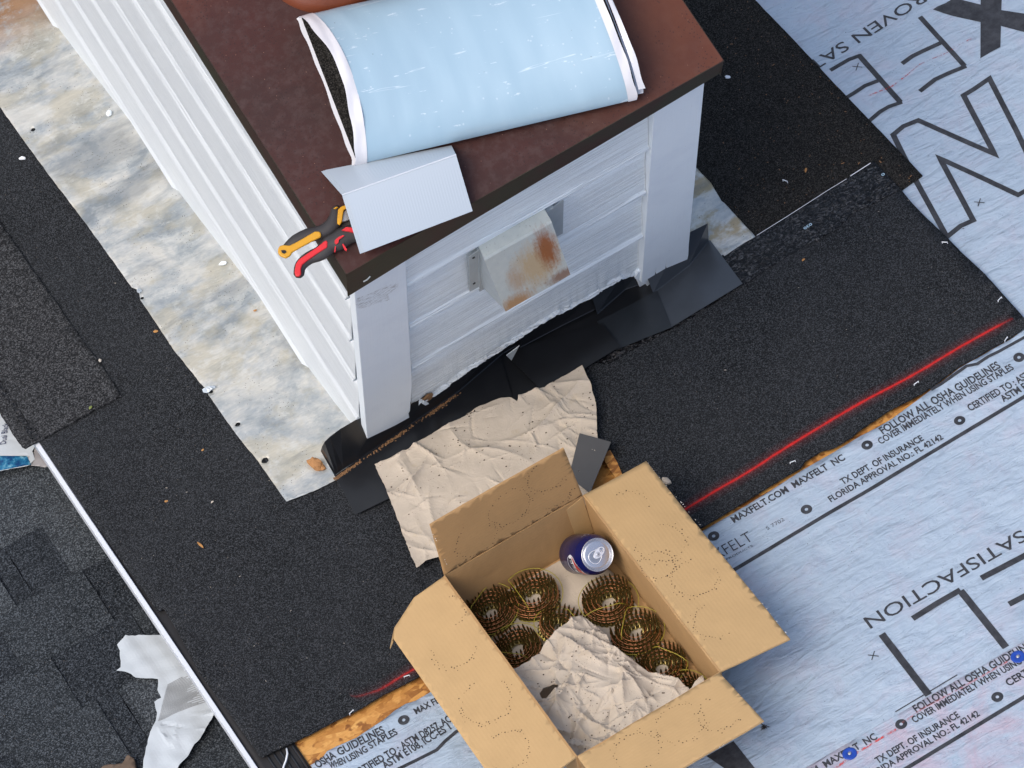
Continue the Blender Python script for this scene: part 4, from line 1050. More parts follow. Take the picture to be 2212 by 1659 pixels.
# back flap stands up
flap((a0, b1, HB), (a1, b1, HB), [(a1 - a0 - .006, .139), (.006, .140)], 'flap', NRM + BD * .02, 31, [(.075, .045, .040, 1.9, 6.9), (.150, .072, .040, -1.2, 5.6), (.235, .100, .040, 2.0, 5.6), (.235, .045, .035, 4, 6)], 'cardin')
flap((a0, b0, HB), (a1, b0, HB), [(a1 - a0 + .006, .142), (-.004, .142)], 'flap', -BD + NRM * .12, 32, [(.085, .06, .040, 1.5, 7.2), (.175, .055, .042, 0, 5.8), (.235, .08, .036, 1, 5), (.04, .12, .03, 3, 6)])
flap((a1, b0, HB), (a1, b1, HB), [(b1 - b0 + .004, .132), (-.006, .137)], 'flap', Vector((1, 0, 0)) - NRM * .10, 33, [(.40, .05, .038, 0, 2.2), (.30, .06, .042, .5, 5.5), (.20, .07, .040, 1.6, 6.8), (.10, .05, .036, 2.8, 6.5), (.26, .03, .03, 0, 6)])
flap((a0, b0, HB), (a0, b1, HB), [(b1 - b0 - .002, .066), (b1 - b0 - .032, .125), (b1 - b0 - .05, .137), (-.004, .140)], 'flap', Vector((-1, 0, 0)) - NRM * .12, 34, [(.33, .06, .040, 1.0, 4.2), (.20, .07, .044, 0, 5.2), (.09, .09, .038, 2, 6.6), (.40, .03, .03, 3, 6)])
# folded down corner of the left flap
mb = MB()
c_ = [W(a0 - .066, b1 - .004, HB - .008), W(a0 - .126, b1 - .034, HB - .018), W(a0 - .150, b1 - .012 - .040, HB - .045), W(a0 - .142, b1 - .052, HB - .020)]
mb.plate([W(a0 - .126, b1 - .034, HB - .016), W(a0 - .0665, b1 - .0035, HB - .009), W(a0 - .1435, b1 + .000 - .030, HB - .062), W(a0 - .139, b1 - .052, HB - .020)], NRM * -.003); mb.build('flap_corner', M['card'], BX)
# white torn fuzz on edges
mb = MB(); rg = random.Random(8)
def fuzz(P, Q, n):
    P = Vector(P); Q = Vector(Q)
    for k in range(n):
        p = P + (Q - P) * rg.random(); s_ = rg.uniform(.0008, .0024); d = Vector((rg.uniform(-1, 1), rg.uniform(-1, 1), rg.uniform(-.3, .8))).normalized() * s_
        e_ = Vector((rg.uniform(-1, 1), rg.uniform(-1, 1), 0)).normalized() * s_ * .5; mb.add([p - e_, p + e_, p + d], [(0, 1, 2)])
fuzz(W(a1 + .132, b1, HB - .014), W(a1 + .137, b1 - .18, HB - .014), 34); fuzz(W(a1 + .137, b1 - .3, HB - .014), W(a1 + .137, b0, HB - .014), 12)
fuzz(W(a0 + .004, b1, HB + .139), W(a0 + .01, b1, HB + .02), 8); fuzz(W(a0 + .02, b0 - .142, HB + .015), W(a1, b0 - .142, HB + .015), 16)
mb.build('torn_paper_fibre', M['cardedge'], BX, kind='stuff')

# ------------------------------------------------------------ paper
_folds = {}
def folds(seed, n, a0_, a1_, b0_, b1_):
    """random sharp creases: centre, direction, half length, width, height"""
    rg = random.Random(seed); out = []
    for k in range(n):
        q = rg.gauss(2.0, .75) if rg.random() < .65 else rg.uniform(0, math.pi); big = rg.random() < .15
        out.append((rg.uniform(a0_, a1_), rg.uniform(b0_, b1_), math.cos(q), math.sin(q), rg.uniform(.03, .085) if big else rg.uniform(.012, .035), rg.uniform(.005, .011) if big else rg.uniform(.002, .005), rg.choice((1, 1, -.7)) * (rg.uniform(.5, 1.) if big else rg.uniform(.22, .55)), rg.uniform(-4.5, 4.5)))
    return out
def crease(a, b, fo, amp, seed):
    h = .5 * nz(a, b, seed, 9)
    for (ca, cb, ux, uy, L, w_, k, cv) in fo:
        x, y = a - ca, b - cb; t = x * ux + y * uy
        if abs(t) > 2.2 * L: continue
        d = -x * uy + y * ux + cv * t * t
        if abs(d) > 5 * w_: continue
        h += k * math.exp(-abs(d) / w_) * math.exp(-(t / L) ** 2)
    return amp * h
def crumple(a, b, seed, amp, f=1.):
    if seed not in _folds:
        box_ = {3.3: (-.2, .38, -.62, -.02, 340), 8.1: (-.06, .25, -.93, -.5, 260), 6.6: (-.6, -.15, -.8, -.2, 220), 2.2: (-1., -.2, .2, .9, 200)}[seed]
        _folds[seed] = folds(int(seed * 10), box_[4], *box_[:4])
    return crease(a, b, _folds[seed], amp, seed)
P = [ab(*q, .012) for q in [(1260, 797), (1278, 835), (1290, 880), (1292, 940), (1300, 1010), (1260, 1120), (1150, 1200), (1000, 1230), (968, 1208), (928, 1218), (903, 1235), (884, 1190), (858, 1120), (835, 1060), (811, 1008), (848, 995), (880, 980), (930, 945), (972, 921), (1008, 905), (1011, 899), (1040, 884), (1085, 868), (1102, 866), (1120, 876), (1123, 864), (1140, 858), (1180, 845), (1210, 825)]]
def h_p1(a, b): return .0225 + max(-.0035, crumple(a, b, 3.3, .0085, 1.0)) + .003 * nz(a, b, 3, 8)
kp = sheet('kraft_paper', jag(P, .0018, .005, 7), .0034, h_p1, .0003, M['paper'], smooth=False); tag(kp, 'crumpled kraft paper sheet lying on the membrane behind the cardboard box', 'paper')
mb = MB(); rg = random.Random(5); poly = P
for k in range(520):
    x = rg.uniform(min(p[0] for p in P), max(p[0] for p in P)); y = rg.uniform(min(p[1] for p in P), max(p[1] for p in P))
    if not inside((x, y), P) or nz(x, y, 2, 14) < -.1: continue
    s_ = rg.choice([.0006, .0008, .0010, .0014, .0019]); 
    mb.add([W(x + s_ * math.cos(q), y + s_ * .8 * math.sin(q), h_p1(x, y) + .0006) for q in (0, 1.05, 2.1, 3.14, 4.2, 5.2)], [(0, 1, 2, 3, 4, 5)])
mb.build('punctures', M['hole'], kp, kind='stuff')
def c12(x, y): return (737.3 + x * .4444, 921.6 + y * .4444)
# liner on the bottom of the box
g = [(a0 + .004, b0 + .004), (a1 - .03, b0 + .004), (a1 - .012, b1 - .10), (a1 - .03, b1 - .006), (a0 + .004, b1 - .004)]
tag(sheet('kraft_paper', g, .012, lambda a, b: FB + .006 + .0006 * nz(a, b, 1, 20), .0003, M['paper']), 'flat kraft paper liner on the bottom of the cardboard box under the coils', 'paper')
P2 = [c12(*p) for p in [(1165, 915), (1195, 935), (1230, 965), (1290, 1010), (1320, 1070), (1400, 1105), (1440, 1140), (1500, 1180), (1570, 1190), (1620, 1225), (1695, 1282)]]
P2 = [ab(x, y, .075) for x, y in P2]
P3 = [ab(*c12(x, y), .075) for x, y in [(835, 1185), (920, 1140), (960, 1100), (1000, 1055), (1080, 985)]]
Q = P2 + [(a1 - .008, b0 + .055), (a1 - .03, b0 + .007), (a0 + .06, b0 + .007), (a0 + .007, b0 + .02), (a0 + .007, P3[0][1] - .01)] + P3
Q = [(min(a1 - .012, max(a0 + .006, x)), min(b1 - .006, max(b0 + .006, y))) for x, y in Q]
hole = [[ab(*c12(x, y), .07) for x, y in [(980, 1335), (968, 1310), (990, 1290), (1040, 1275), (1065, 1280), (1060, 1300), (1020, 1320), (1000, 1340)]]]
A_ = sum(Q[i][0] * Q[(i + 1) % len(Q)][1] - Q[(i + 1) % len(Q)][0] * Q[i][1] for i in range(len(Q)))
if A_ < 0: Q.reverse()
def h_p2(a, b): return .074 + crumple(a, b, 8.1, .0150, .8) + .016 * nz(a, b, 4, 9)
kb = sheet('kraft_paper', jag(Q, .0016, .005, 12), .0030, h_p2, .0003, M['paper'], holes=hole, smooth=False); tag(kb, 'crumpled and torn kraft paper inside the box covering the front coils', 'paper')
mb = MB()
for k in range(420):
    x = rg.uniform(a0, a1); y = rg.uniform(b0, b1 - .1)
    if not inside((x, y), Q) or inside((x, y), hole[0]) or nz(x, y, 6, 16) < -.12: continue
    s_ = rg.choice([.0006, .0008, .0011, .0015]); mb.add([W(x + s_ * math.cos(q), y + s_ * math.sin(q), h_p2(x, y) + .0008) for q in (0, 1.05, 2.1, 3.14, 4.2, 5.2)], [(0, 1, 2, 3, 4, 5)])
mb.build('punctures', M['hole'], kb, kind='stuff')

# ------------------------------------------------------------ nail coils
LN = .031
def nail_mesh():
    mb = MB(); mb.lathe([(.00005, .0), (.0047, .0002), (.0048, .0013), (.0019, .0017), (.0019, LN - .006), (.0006, LN)], (0, 0, 0), (0, 0, 1), 8)
    me = bpy.data.meshes.new('nail'); me.from_pydata([tuple(v) for v in mb.v], [], mb.f); me.materials.append(M['nail']); me.materials.append(M['nhead'])
    for p in me.polygons: p.use_smooth = True; p.material_index = 1 if max(me.vertices[i].co.z for i in p.vertices) < .0017 else 0
    return me
NM = nail_mesh()
def spiral(r0, r1, pitch, ds):
    out = []; th = 0.; r = r1
    while r > r0: out.append((r, th)); th += ds / r; r = r1 - pitch * th / (2 * math.pi)
    return out
def coil(px, py, h0, r1, seed, tilt, label, open_=.0130):
    rg = random.Random(seed); c = rc(roof(px, py, h0 + .018)); base = W(c[0], c[1], h0)
    root = empty('nail_coil', base, label, 'nail coil', 'nail coils inside the cardboard box')
    Rm = Matrix((Vector((1, 0, 0)), BD, NRM)).transposed()
    Rm = Rm @ Matrix.Rotation(R(tilt[0]), 3, 'X') @ Matrix.Rotation(R(tilt[1]), 3, 'Y')
    root.rotation_euler = Rm.to_euler()
    ph = rg.uniform(0, 6.28); sp_ = spiral(open_, r1, .0084, .0080)
    for r, th in sp_:
        t = th + ph; jx = rg.gauss(0, .0002)
        o = bpy.data.objects.new('nail', NM); COL.objects.link(o); o.parent = root
        o.location = ((r + jx) * math.cos(t), (r + jx) * math.sin(t), rg.gauss(.0, .0008))
        lean = .02 * r / r1 + rg.gauss(0, .014)
        o.rotation_euler = (Matrix.Rotation(t, 3, 'Z') @ Matrix.Rotation(lean + .04, 3, 'Y') @ Matrix.Rotation(rg.gauss(-.06, .012), 3, 'X')).to_euler()
    def local(name, mat, shapes):
        mb = MB()
        for pts, rr in shapes: mb.tube(pts, rr, 5)
        me = bpy.data.meshes.new(name); me.from_pydata([tuple(v) for v in mb.v], [], mb.f); me.materials.append(mat)
        for p in me.polygons: p.use_smooth = True
        o = bpy.data.objects.new(name, me); COL.objects.link(o); o.parent = root
    for z in (.0125, .021):
        fine = spiral(open_, r1, .0084, .0038)
        local('wire', M['copper'], [([((r + .0016 + z * .06) * math.cos(th + ph), (r + .0016 + z * .06) * math.sin(th + ph), z) for r, th in fine], .00055)])
    bandp = []
    t0 = rg.uniform(0, 6.28)
    for k in range(28):
        t = t0 + k * .17; bandp.append(((r1 + .0062) * math.cos(t), (r1 + .0062) * math.sin(t), .008 + .015 * k / 27))
    e_ = bandp[-1]; s_ = math.atan2(e_[1], e_[0]) + 2.0
    br = [(e_[0] + ((r1 * .8) * math.cos(s_) - e_[0]) * k / 6, e_[1] + ((r1 * .8) * math.sin(s_) - e_[1]) * k / 6, .024 + .009 * min(1, k / 1.5) if k < 6 else .023) for k in range(1, 7)]
    local('strap', M['band'], [(bandp + br, .0007)])
FH = FB + .008
CO = [(1057, 1315, FH, .044, (0, 0), 'nail coil in the far left corner of the box, black hollow centre'), (1151, 1282, FH, .044, (3, 0), 'nail coil against the back wall of the box'),
      (1206, 1352, FH + .004, .040, (4, 20), 'leaning nail coil in the middle of the box showing its brass heads'), (1313, 1296, FH, .044, (2, 2), 'nail coil right below the blue can with a long yellow strap'),
      (1374, 1362, FH, .041, (-2, 4), 'nail coil beside the right wall of the box'), (1118, 1397, FH, .042, (0, -3), 'nail coil by the left wall of the box beside the torn paper'),
      (1424, 1435, FH, .041, (0, 4), 'nail coil half covered by the crumpled paper at right'), (1478, 1492, FH, .036, (0, 0), 'nail coil barely showing at the front right corner of the box')]
for k, (x, y, h, r, tl, lb_) in enumerate(CO): coil(x, y, h, r + .0025, 40 + k, tl, lb_)

# ------------------------------------------------------------ soda can
axv = (m3 @ Vector((.30, .02, .95))).normalized()
lid_c = roof(1291, 1198.5, .120); bot_c = lid_c - axv * .120
e1 = m3 @ Vector((1, 0, -.28)); e1 = (e1 - axv * e1.dot(axv)).normalized(); e2 = axv.cross(e1)
can = empty('soda_can', bot_c, 'blue soda can with silver lid leaning in the far corner of the box', 'can')
RC = .0358
mb = MB(); mb.lathe([(.0001, .010), (.023, .005), (.0255, 0), (.0280, .002), (.0340, .010), (RC, .014), (RC, .098), (.0342, .103), (.0316, .110), (.0290, .1155)], bot_c, axv, 64, e1); mb.build('body', M['blue'], can, smooth=True)
mb = MB(); mb.lathe([(.0286, .1150), (.0293, .1175), (.0296, .1190), (.0292, .1200), (.0283, .1200), (.0277, .1190), (.0266, .1140), (.0257, .1135), (.0245, .1160), (.0210, .1164), (.0001, .1164)], bot_c, axv, 64, e1); lid = mb.build('lid', M['alu'], can, smooth=True)
LT = bot_c + axv * .1168
def lp(u, v_, h=0): return LT + e1 * u + e2 * v_ + axv * h
ra = R(48); cu, su = math.cos(ra), math.sin(ra)
def lq(u, v_, h=0): return lp(u * cu - v_ * su, u * su + v_ * cu, h)
mb = MB(); tl = [lq(.0150 * math.cos(t) * .9 + (-.003), .0095 * math.sin(t) * (1.15 - .35 * math.cos(t)), .0001) for t in [k * math.pi / 20 for k in range(40)]]
mb.tube(tl + [tl[0]], .00055, 6, caps=False, upv=axv); mb.build('score_line', M['alu2'], lid, smooth=True)
mb = MB(); tp_ = [lq(.0128 * math.cos(t) * .9 - .003, .0080 * math.sin(t) * (1.15 - .35 * math.cos(t)), -.0002) for t in [k * math.pi / 20 for k in range(40)]]; mb.add(tp_, [tuple(range(40))]); mb.build('mouth_panel', M['alu3'], lid)
mb = MB(); n = 24
ov = [(.0045 + .0125 * math.cos(t), (.0072 + .0008 * math.cos(t)) * math.sin(t)) for t in [k * 2 * math.pi / n for k in range(n)]]
iv = [(.0115 + .0038 * math.cos(t), .0042 * math.sin(t)) for t in [k * 2 * math.pi / n for k in range(n)]]
v = [lq(*p, .0022) for p in ov] + [lq(*p, .0022) for p in iv] + [lq(*p, .0010) for p in ov] + [lq(*p, .0010) for p in iv]
f = []
for k in range(n):
    k2 = (k + 1) % n; f += [(k, k2, k2 + n, k + n), (k + 2 * n, k + 3 * n, k2 + 3 * n, k2 + 2 * n), (k, k + 2 * n, k2 + 2 * n, k2), (k + n, k2 + n, k2 + 3 * n, k + 3 * n)]
mb.add(v, f); o = mb.build('pull_tab', M['alu2'], lid); o.modifiers.new('b', 'BEVEL').width = .0003
mb = MB(); mb.lathe([(.0024, .0020), (.0024, .0032), (.0018, .0036), (.0001, .0036)], lq(.001, 0), axv, 16); mb.lathe([(.0040, .0022), (.0042, .0026), (.0036, .0024)], lq(.001, 0), axv, 20); mb.build('rivet', M['alu3'], lid, smooth=True)
# print on the body: theta is measured from e1, t from the lid down
def cyl(th, t, r=.0003):
    q = interp([(.0045, .0290), (.010, .0316), (.017, .0342), (.022, RC), (.2, RC)], t)
    return bot_c + axv * (.120 - t + (r if t < .022 else 0)) + (e1 * math.cos(th) + e2 * math.sin(th)) * (q + r)
def decal(name, fn_poly, mat, r):
    """polygon list of (theta, t) strips"""
    mb = MB(); n = len(fn_poly[0]); v = []; f = []
    A_, B_ = fn_poly; m_ = 5
    for i in range(n):
        for j in range(m_ + 1): th = A_[i][0] + (B_[i][0] - A_[i][0]) * j / m_; t = A_[i][1] + (B_[i][1] - A_[i][1]) * j / m_; v.append(cyl(th, t, r))
    for i in range(n - 1):
        for j in range(m_): a = i * (m_ + 1) + j; f.append((a, a + 1, a + m_ + 2, a + m_ + 1))
    mb.add(v, f); mb.build(name, mat, can)
TC = R(224); K = 26
def ell(s, ht, ct): return [(TC + R(44) * u * s, ct + ht * math.sqrt(max(0, 1 - u * u))) for u in [-1 + 2 * k / K for k in range(K + 1)]], [(TC + R(44) * u * s, ct - ht * math.sqrt(max(0, 1 - u * u))) for u in [-1 + 2 * k / K for k in range(K + 1)]]
decal('printed_oval', ell(1.0, .0235, .044), M['pwhite'], .0002)
U_ = [-1 + 2 * k / K for k in range(K + 1)]
wv = lambda u: .0035 * math.sin(u * 3.0)
decal('printed_red_wave', ([(TC + R(41) * u, .044 - .0215 * math.sqrt(max(0, 1 - u * u))) for u in U_], [(TC + R(41) * u, min(.044 - .006 + wv(u), .044 + .0 ) if abs(u) < .98 else .044) for u in U_]), M['pred'], .0004)
decal('printed_navy_wave', ([(TC + R(41) * u, .044 + .0215 * math.sqrt(max(0, 1 - u * u))) for u in U_], [(TC + R(41) * u, max(.044 + .0085 + wv(u), .044 + .0) if abs(u) < .9 else .044 + .0215 * math.sqrt(max(0, 1 - u * u))) for u in U_]), M['pnavy'], .0004)
vs_, fs_ = text_geo('PEPSI', .02); x0_ = min(v_[0] for v_ in vs_); x1_ = max(v_[0] for v_ in vs_)
mb = MB(); mb.add([cyl(TC - R(33) + R(64) * (x - x0_) / (x1_ - x0_), .0505 - y / .73 * .0115, .0006) for x, y in vs_], fs_); mb.build('printed_word', M['pblack'], can)
mb = MB(); rg = random.Random(3)
for k in range(26):
    th = R(rg.uniform(70, 118)); t = rg.uniform(.022, .045); mb.add([cyl(th, t), cyl(th + .05, t + .0004), cyl(th + .05, t + .0018), cyl(th, t + .0016)], [(0, 1, 2, 3)])
mb.build('printed_small_text', M['pwhite'], can)

# ------------------------------------------------------------ torn bags on the lower roof
def lowp(x, y): return ab(x, y, LH + .012)
def LW(a, b, h): return W(a, b, h)
def c19(x, y): return (x / 3, 1106 + y / 3)
P = [lowp(*c19(*p)) for p in [(815, 802), (860, 803), (1075, 800), (1180, 800), (1500, 1200), (1405, 1290), (1330, 1420), (1210, 1600), (1170, 1640), (1090, 1800), (900, 1800), (930, 1659), (960, 1470), (1010, 1350), (1018, 1300), (1000, 1230), (1045, 1205), (1020, 1150), (1025, 1085), (975, 1078), (880, 1075), (830, 1045), (755, 1030), (783, 1010), (778, 900), (758, 858)]]
A_ = sum(P[i][0] * P[(i + 1) % len(P)][1] - P[(i + 1) % len(P)][0] * P[i][1] for i in range(len(P)))
if A_ < 0: P.reverse()
def h_bg(a, b): return LH + .013 + max(-.006, crumple(a, b, 6.6, .0085, 1.)) + .004 * nz(a, b, 5, 30)
bg = sheet('plastic_wrapper', jag(P, .0025, .006, 21), .006, h_bg, .0003, M['bag'], smooth=False); tag(bg, 'torn white plastic wrapper with grey print under the drip edge at lower left', 'wrapper')
mb = MB(); 
for k in range(30):
    t = k / 29; p = Vector(lowp(*c19(1085 - 60 * t, 1120 + 235 * t))); q = Vector(lowp(*c19(1265 + 110 * t, 1035 + 215 * t - 40 * t * t)))
    q = p + (q - p) * (.55 + .45 * abs(math.sin(k * 1.7)))
    n = 40; v = []; d = (q - p) / n; nn = Vector((-d.y, d.x)).normalized() * .0006
    for j in range(n + 1): m_ = p + d * j; v += [m_ - nn, m_ + nn]
    mb.add([W(x, y, h_bg(x, y) + .0006) for x, y in v], [(2 * j, 2 * j + 2, 2 * j + 3, 2 * j + 1) for j in range(n)])
mb.build('printed_text_lines', plain('grey_print', (.20, .21, .22), .4), bg)
def c15(x, y): return (x * .1389, 864 + y * .1389)
P = [lowp(*c15(*p)) for p in [(-300, -300), (0, 60), (140, 250), (400, 600), (560, 700), (552, 790), (520, 835), (560, 960), (480, 1050), (-300, 1215)]]
A_ = sum(P[i][0] * P[(i + 1) % len(P)][1] - P[(i + 1) % len(P)][0] * P[i][1] for i in range(len(P)))
if A_ < 0: P.reverse()
def h_b2(a, b): return LH + .020 + max(-.006, crumple(a, b, 2.2, .0065, 1.))
b2 = sheet('plastic_wrapper', jag(P, .002, .006, 23), .007, h_b2, .0003, M['bag'], smooth=False); tag(b2, 'white and blue plastic wrapper lettered Dual Black under the starter shingle', 'wrapper')
P = [lowp(*c15(*p)) for p in [(-280, 880), (0, 905), (440, 915), (500, 1045), (0, 1142), (-280, 1205)]]
A_ = sum(P[i][0] * P[(i + 1) % len(P)][1] - P[(i + 1) % len(P)][0] * P[i][1] for i in range(len(P)))
if A_ < 0: P.reverse()
sheet('printed_blue_band', P, .007, lambda a, b: h_b2(a, b) + .0008, .0003, M['bagblue'], b2)
P = [lowp(*c15(*p)) for p in [(552, 700), (600, 690), (900, 1000), (780, 1050), (715, 1082), (620, 1055), (500, 1050), (470, 1000), (455, 930), (540, 830)]]
A_ = sum(P[i][0] * P[(i + 1) % len(P)][1] - P[(i + 1) % len(P)][0] * P[i][1] for i in range(len(P)))
if A_ < 0: P.reverse()
sheet('torn_inside', jag(P, .003, .005, 25), .006, lambda a, b: h_b2(a, b) - .001 + .003 * nz(a, b, 9, 60), .0003, M['bagin'], b2)
vs_, fs_ = text_geo('Dual Black', 0.); x0_ = min(v_[0] for v_ in vs_); x1_ = max(v_[0] for v_ in vs_)
A_ = Vector(lowp(*c15(110, 725))); B_ = Vector(lowp(*c15(150, 395))); d = (B_ - A_); L_ = d.length; d = d / L_; upv = Vector((-d.y, d.x)); mb = MB(); vv = []
for x, y in vs_: p = A_ + d * ((x - x0_) / (x1_ - x0_) * L_) + upv * (y / .73 * .013); vv.append((p.x, p.y))
mb.add([W(x, y, h_b2(x, y) + .0018) for x, y in vv], fs_); mb.build('printed_word', M['pnavy'], b2)

# ------------------------------------------------------------ small things
def lump(name, px, py, h, s, mat, label, cat, seed, sq=(1, .7, .5), group=None, plane=None):
    rg = random.Random(seed); bm = bmesh.new(); bmesh.ops.create_icosphere(bm, subdivisions=3 if s > .008 else 2, radius=1)
    c = (plane or roof)(px, py, h) if plane is None else plane
    rot = Matrix.Rotation(rg.uniform(0, 3), 3, 'Z')
    V = []
    for v in bm.verts:
        p = v.co; k = 1 + .35 * noise.noise(p * 1.3 + Vector((seed, 0, 0))) + .18 * noise.noise(p * 3.1 + Vector((0, seed, 0)))
        q = rot @ Vector((p.x * sq[0] * k, p.y * sq[1] * k, (max(p.z, -.5)) * sq[2] * k)) * s; V.append(W(*(rc(c) + Vector((q.x, q.y, q.z + .45 * s * sq[2])))))
    F = [tuple(v.index for v in f.verts) for f in bm.faces]; bm.free()
    return tag(mk(name, V, F, mat), label, cat, group)
lump('stone', 684, 1006, .010, .0185, M['stone'], 'ochre stone lump lying on the zinc sheet near the chimney corner', 'stone', 5, (1, .6, .55))
lump('plastic_bit', 49, 343, .006, .0072, M['pwhite'], 'small white plastic bit on the membrane at far left', 'plastic bit', 6, (1, .5, .5))
lump('paint_flake', 236, 245, .012, .009, M['post'], 'white paint flake beside the upper foot of the siding', 'paint flake', 7, (.8, .6, .5))
lump('paint_flake', 1572, 167, .004, .0055, M['pwhite'], 'white paint flake on the membrane right of the cap corner', 'paint flake', 8, (.6, 1, .4))
lump('paint_flake', 481, 570, .012, .008, M['post'], 'white paint flake beside the middle of the siding foot', 'paint flake', 9, (.5, 1, .5))
lump('paper_scrap', 1440, 1040, .010, .009, M['paper'], 'grey paper scrap by the right flap of the box', 'paper scrap', 10)
lump('wood_chip', 216, 779, .012, .004, M['chip'], 'brown wood chip on the edge of the starter shingle', 'wood chip', 11)
for k, (x, y, lb_, r_) in enumerate(((337, 716, 'orange chip on the membrane beside the torn zinc edge', .0048), (438, 1178 - 206, 'tiny orange chip on the membrane left of the zinc tip', .003), (359, 1083, 'tiny orange chip low on the membrane near the drip edge', .0036), (551, 671, 'orange crumb on the zinc sheet', .0035))):
    lump('orange_chip', x, y, .006 if k < 3 else .013, r_, M['dry'], lb_, 'chip', 20 + k, (1, .7, .25))
def leaf(px, py, L, wd, ang, mat, label, h=.008, name='leaf'):
    a0_, b0_ = ab(px, py, h); v = []; f = []; n = 8
    for i in range(n + 1):
        t = i / n; w_ = wd * math.sin(math.pi * min(1, t * .92 + .04)) ** .8
        for s in (-1, 0, 1):
            x = L * (t - .5); y = s * w_ / 2; v.append(W(a0_ + x * math.cos(ang) - y * math.sin(ang), b0_ + x * math.sin(ang) + y * math.cos(ang), h + .0012 * abs(s) + .001 * math.sin(t * 3)))
    for i in range(n):
        for k in range(2): q = i * 3 + k; f.append((q, q + 3, q + 4, q + 1))
    o = mk(name, v, f, mat, smooth=True); o.modifiers.new('s', 'SOLIDIFY').thickness = .0003; return tag(o, label, 'leaf')
leaf(196, 881, .0085, .0055, .5, M['leaf'], 'small green leaf on the starter shingle', .0135)
leaf(433, 1178, .019, .0042, 1.75, M['dry'], 'narrow brown leaf on the open membrane below the zinc sheet')
leaf(1741, 368, .011, .004, .9, M['dry'], 'tan leaf on the worn membrane right of the chimney')
leaf(1742 - 6, 562, .007, .004, .2, M['dry'], 'tiny tan leaf on the membrane under the tar seam')
leaf(459, 1085 + 0, .006, .0035, .2, M['chip'], 'pale leaf fragment right of the tiny orange chip')
# staples
def staple(px, py, ang, label, L=.010):
    a_, b_ = ab(px, py, .007); d = Vector((math.cos(ang), math.sin(ang))) * L / 2
    p = [W(a_ - d.x, b_ - d.y, .004), W(a_ - d.x, b_ - d.y, .0085), W(a_ + d.x, b_ + d.y, .0085), W(a_ + d.x, b_ + d.y, .004)]
    mb = MB(); mb.tube(p, .0009, 5); tag(mb.build('staple', M['pwhite']), label, 'staple', 'white staples in the membrane')
for x, y, an_, lb_ in ((*c23(966, 1110), -.2, 'staple in the membrane above the printed MAXFELT line'), (*c23(1632, 686), .1, 'staple near the red line above the orange deck sliver'), (*c23(2082, 233), .3, 'staple near the upper right end of the red line'), (*c23(2116, 449), .5, 'staple just under the right end of the red line'),
                        (*c11(690, 540), .3, 'staple at the membrane edge above the orange deck at bottom left'), (*c11(1345, 115), -.3, 'staple in the red line left of the box'), (*c31(1325, 1285), -.7, 'staple beside the foot of the huge printed N'), (1692 + 4, 391 + 0, -1.1, 'curved pale staple beside the tar seam')):
    staple(x, y, an_, lb_)
# blue cap nails
for (x, y, lb_) in ((3100 * .576 + 1190 * .576 / 13.825, 2760 * .576 + 905 * .576 / 13.825, 'blue plastic cap nail over the printed MAXFELT at bottom'), (*c33(1480, 463), 'blue plastic cap nail over the word GUIDELINES at right edge')):
    a_, b_ = ab(x, y, .004); c = W(a_, b_, h_un2(a_, b_) + .0006)
    e = empty('cap_nail', c, lb_, 'cap nail', 'blue plastic cap nails on the bottom right underlayment')
    mb = MB(); mb.lathe([(.0001, .0004), (.0050, .0006), (.0060, .0014), (.0118, .0011), (.0127, .0006), (.0127, 0)], c, NRM, 40); mb.build('plastic_cap', M['cap_blue'], e, smooth=True)
    mb = MB(); mb.lathe([(.0030, .0008), (.0031, .0020), (.0022, .0026), (.0001, .0027)], c, NRM, 20); mb.build('nail_head', M['steel'], e, smooth=True)
# twig with a dry flower at the front right flap
tw = empty('twig', roof(1640, 1570, .004), 'dark dried twig with a small seed head beside the front flap', 'twig')
mb = MB(); mb.tube([roof(1616, 1530, .012), roof(1627, 1549, .008), roof(1640, 1560, .006), roof(1652, 1569, .005)], [.0006, .0009, .0009, .0011], 6); mb.build('stem', M['twig'], tw)
mb = MB(); rg = random.Random(2)
for k in range(16):
    q = rg.uniform(0, 6.28); r_ = rg.uniform(5, 13); mb.tube([roof(1652, 1571, .005), roof(1652 + r_ * .5 * math.cos(q), 1571 + r_ * .4 * math.sin(q), .010), roof(1652 + r_ * math.cos(q), 1573 + r_ * .7 * math.sin(q), .005)], [.0012, .0009, .0003], 5)
mb.build('seed_head', M['twig'], tw)
# white wire at the foot of the rake
mb = MB(); mb.tube([roof(x, y, .003 + .002 * math.sin(k)) for k, (x, y) in enumerate([(619, 1617), (621, 1628), (618, 1642), (613, 1655), (608, 1675), (600, 1700)])], .0018, 8); tag(mb.build('white_wire', M['pwhite'], smooth=True), 'short bent white wire at the bottom edge beside the orange deck', 'wire')
# broken board chip at bottom left and wood sliver by the box
P = [ab(*c19(*p), LH + .01) for p in [(650, 1665), (700, 1640), (790, 1630), (835, 1578), (870, 1600), (880, 1659), (860, 1760), (660, 1760)]]
A_ = sum(P[i][0] * P[(i + 1) % len(P)][1] - P[(i + 1) % len(P)][0] * P[i][1] for i in range(len(P)))
if A_ < 0: P.reverse()
tag(sheet('wood_fragment', jag(P, .003, .006, 3), .008, lambda a, b: LH + .012 + .003 * nz(a, b, 3, 60), .010, plain('rotten_wood', (.12, .085, .06), .9, var=.45)), 'rotten brown wood fragment on the lower roof at the bottom edge', 'wood')
mb = MB(); mb.plate([roof(x, y, .002) for x, y in [(1301, 988), (1319, 976), (1334, 1002), (1347, 1032), (1335, 1042), (1318, 1018)]], NRM * .006); tag(mb.build('wood_sliver', M['osb'], ), 'orange wood sliver behind the box between flap and grey metal square', 'wood')
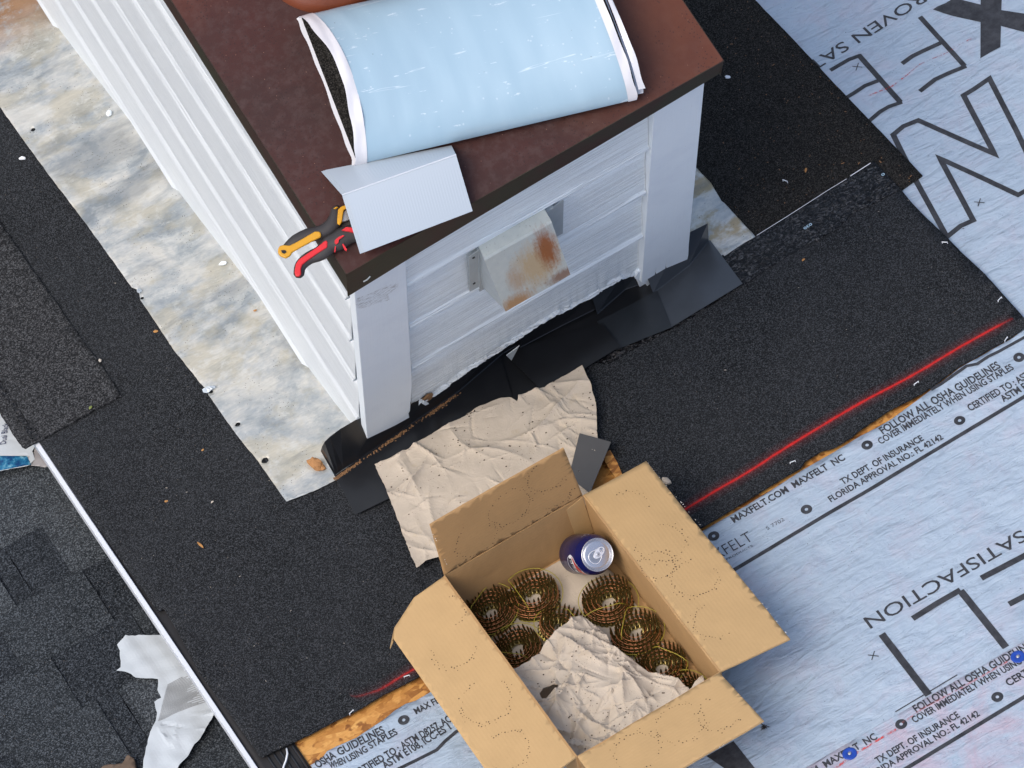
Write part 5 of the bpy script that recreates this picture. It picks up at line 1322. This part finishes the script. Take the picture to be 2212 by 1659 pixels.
# loose grit, counted by nobody
def scatter(name, label, n, region, h, smin, smax, mat, seed, dens=None):
    rg = random.Random(seed); mb = MB()
    k = 0
    while k < n:
        x = rg.uniform(region[0], region[2]); y = rg.uniform(region[1], region[3]); k += 1
        if dens and rg.random() > dens(x, y): continue
        a_, b_ = ab(x, y, h); s_ = rg.uniform(smin, smax) * (2 if rg.random() < .06 else 1); q = rg.uniform(0, 6.28); el = rg.uniform(.25, 1)
        c_, si = math.cos(q) * s_, math.sin(q) * s_; hh_ = h + .0012
        pts = [(a_ - c_ + si * el * .5, b_ - si - c_ * el * .5), (a_ + c_ + si * el * .3, b_ + si - c_ * el * .3), (a_ + c_ - si * el * .5, b_ + si + c_ * el * .5), (a_ - c_ - si * el * .3, b_ - si + c_ * el * .3)]
        mb.add([W(*p, hh_) for p in pts] + [W(a_, b_, hh_ + s_ * .5)], [(0, 1, 4), (1, 2, 4), (2, 3, 4), (3, 0, 4)])
    tag(mb.build(name, mat), label, None, None, 'stuff')
PM = [p for p in mm]
scatter('membrane_grit', 'pale crumbs scattered on the black membrane', 170, (-20, 100, 2210, 1640), .006, .0006, .0015, M['chip'], 1, lambda x, y: .8 if inside((x, y), PM) and not inside((x, y), zl) and not (x > 830 and y > 1000 and x < 1720) else 0)
scatter('membrane_grit', 'brown crumbs scattered on the worn membrane', 520, (1480, 0, 1990, 520), .0022, .0006, .0017, M['dust'], 2, lambda x, y: .9 if inside((x, y), md) and x > 1560 else 0)
scatter('zinc_grit', 'dark crumbs on the zinc sheet along the siding foot', 900, (0, 0, 780, 1080), .012, .0006, .0015, M['dirt'], 3, lambda x, y: (max(0, 1 - abs((x - (85 + .705 * y)) + 35) / 60)) if inside((x, y), zl) and x < 85 + .705 * y else 0)
scatter('underlayment_grit', 'dark crumbs on the blue grey underlayment', 300, (1500, 0, 2212, 1659), .0005, .0005, .0012, M['dirt'], 4, lambda x, y: .8 if (not inside((x, y), PM) and not inside((x, y), md) and x > 1560 + max(0, (900 - y)) * .0 and not (x < 1715 and 1000 < y)) else 0)
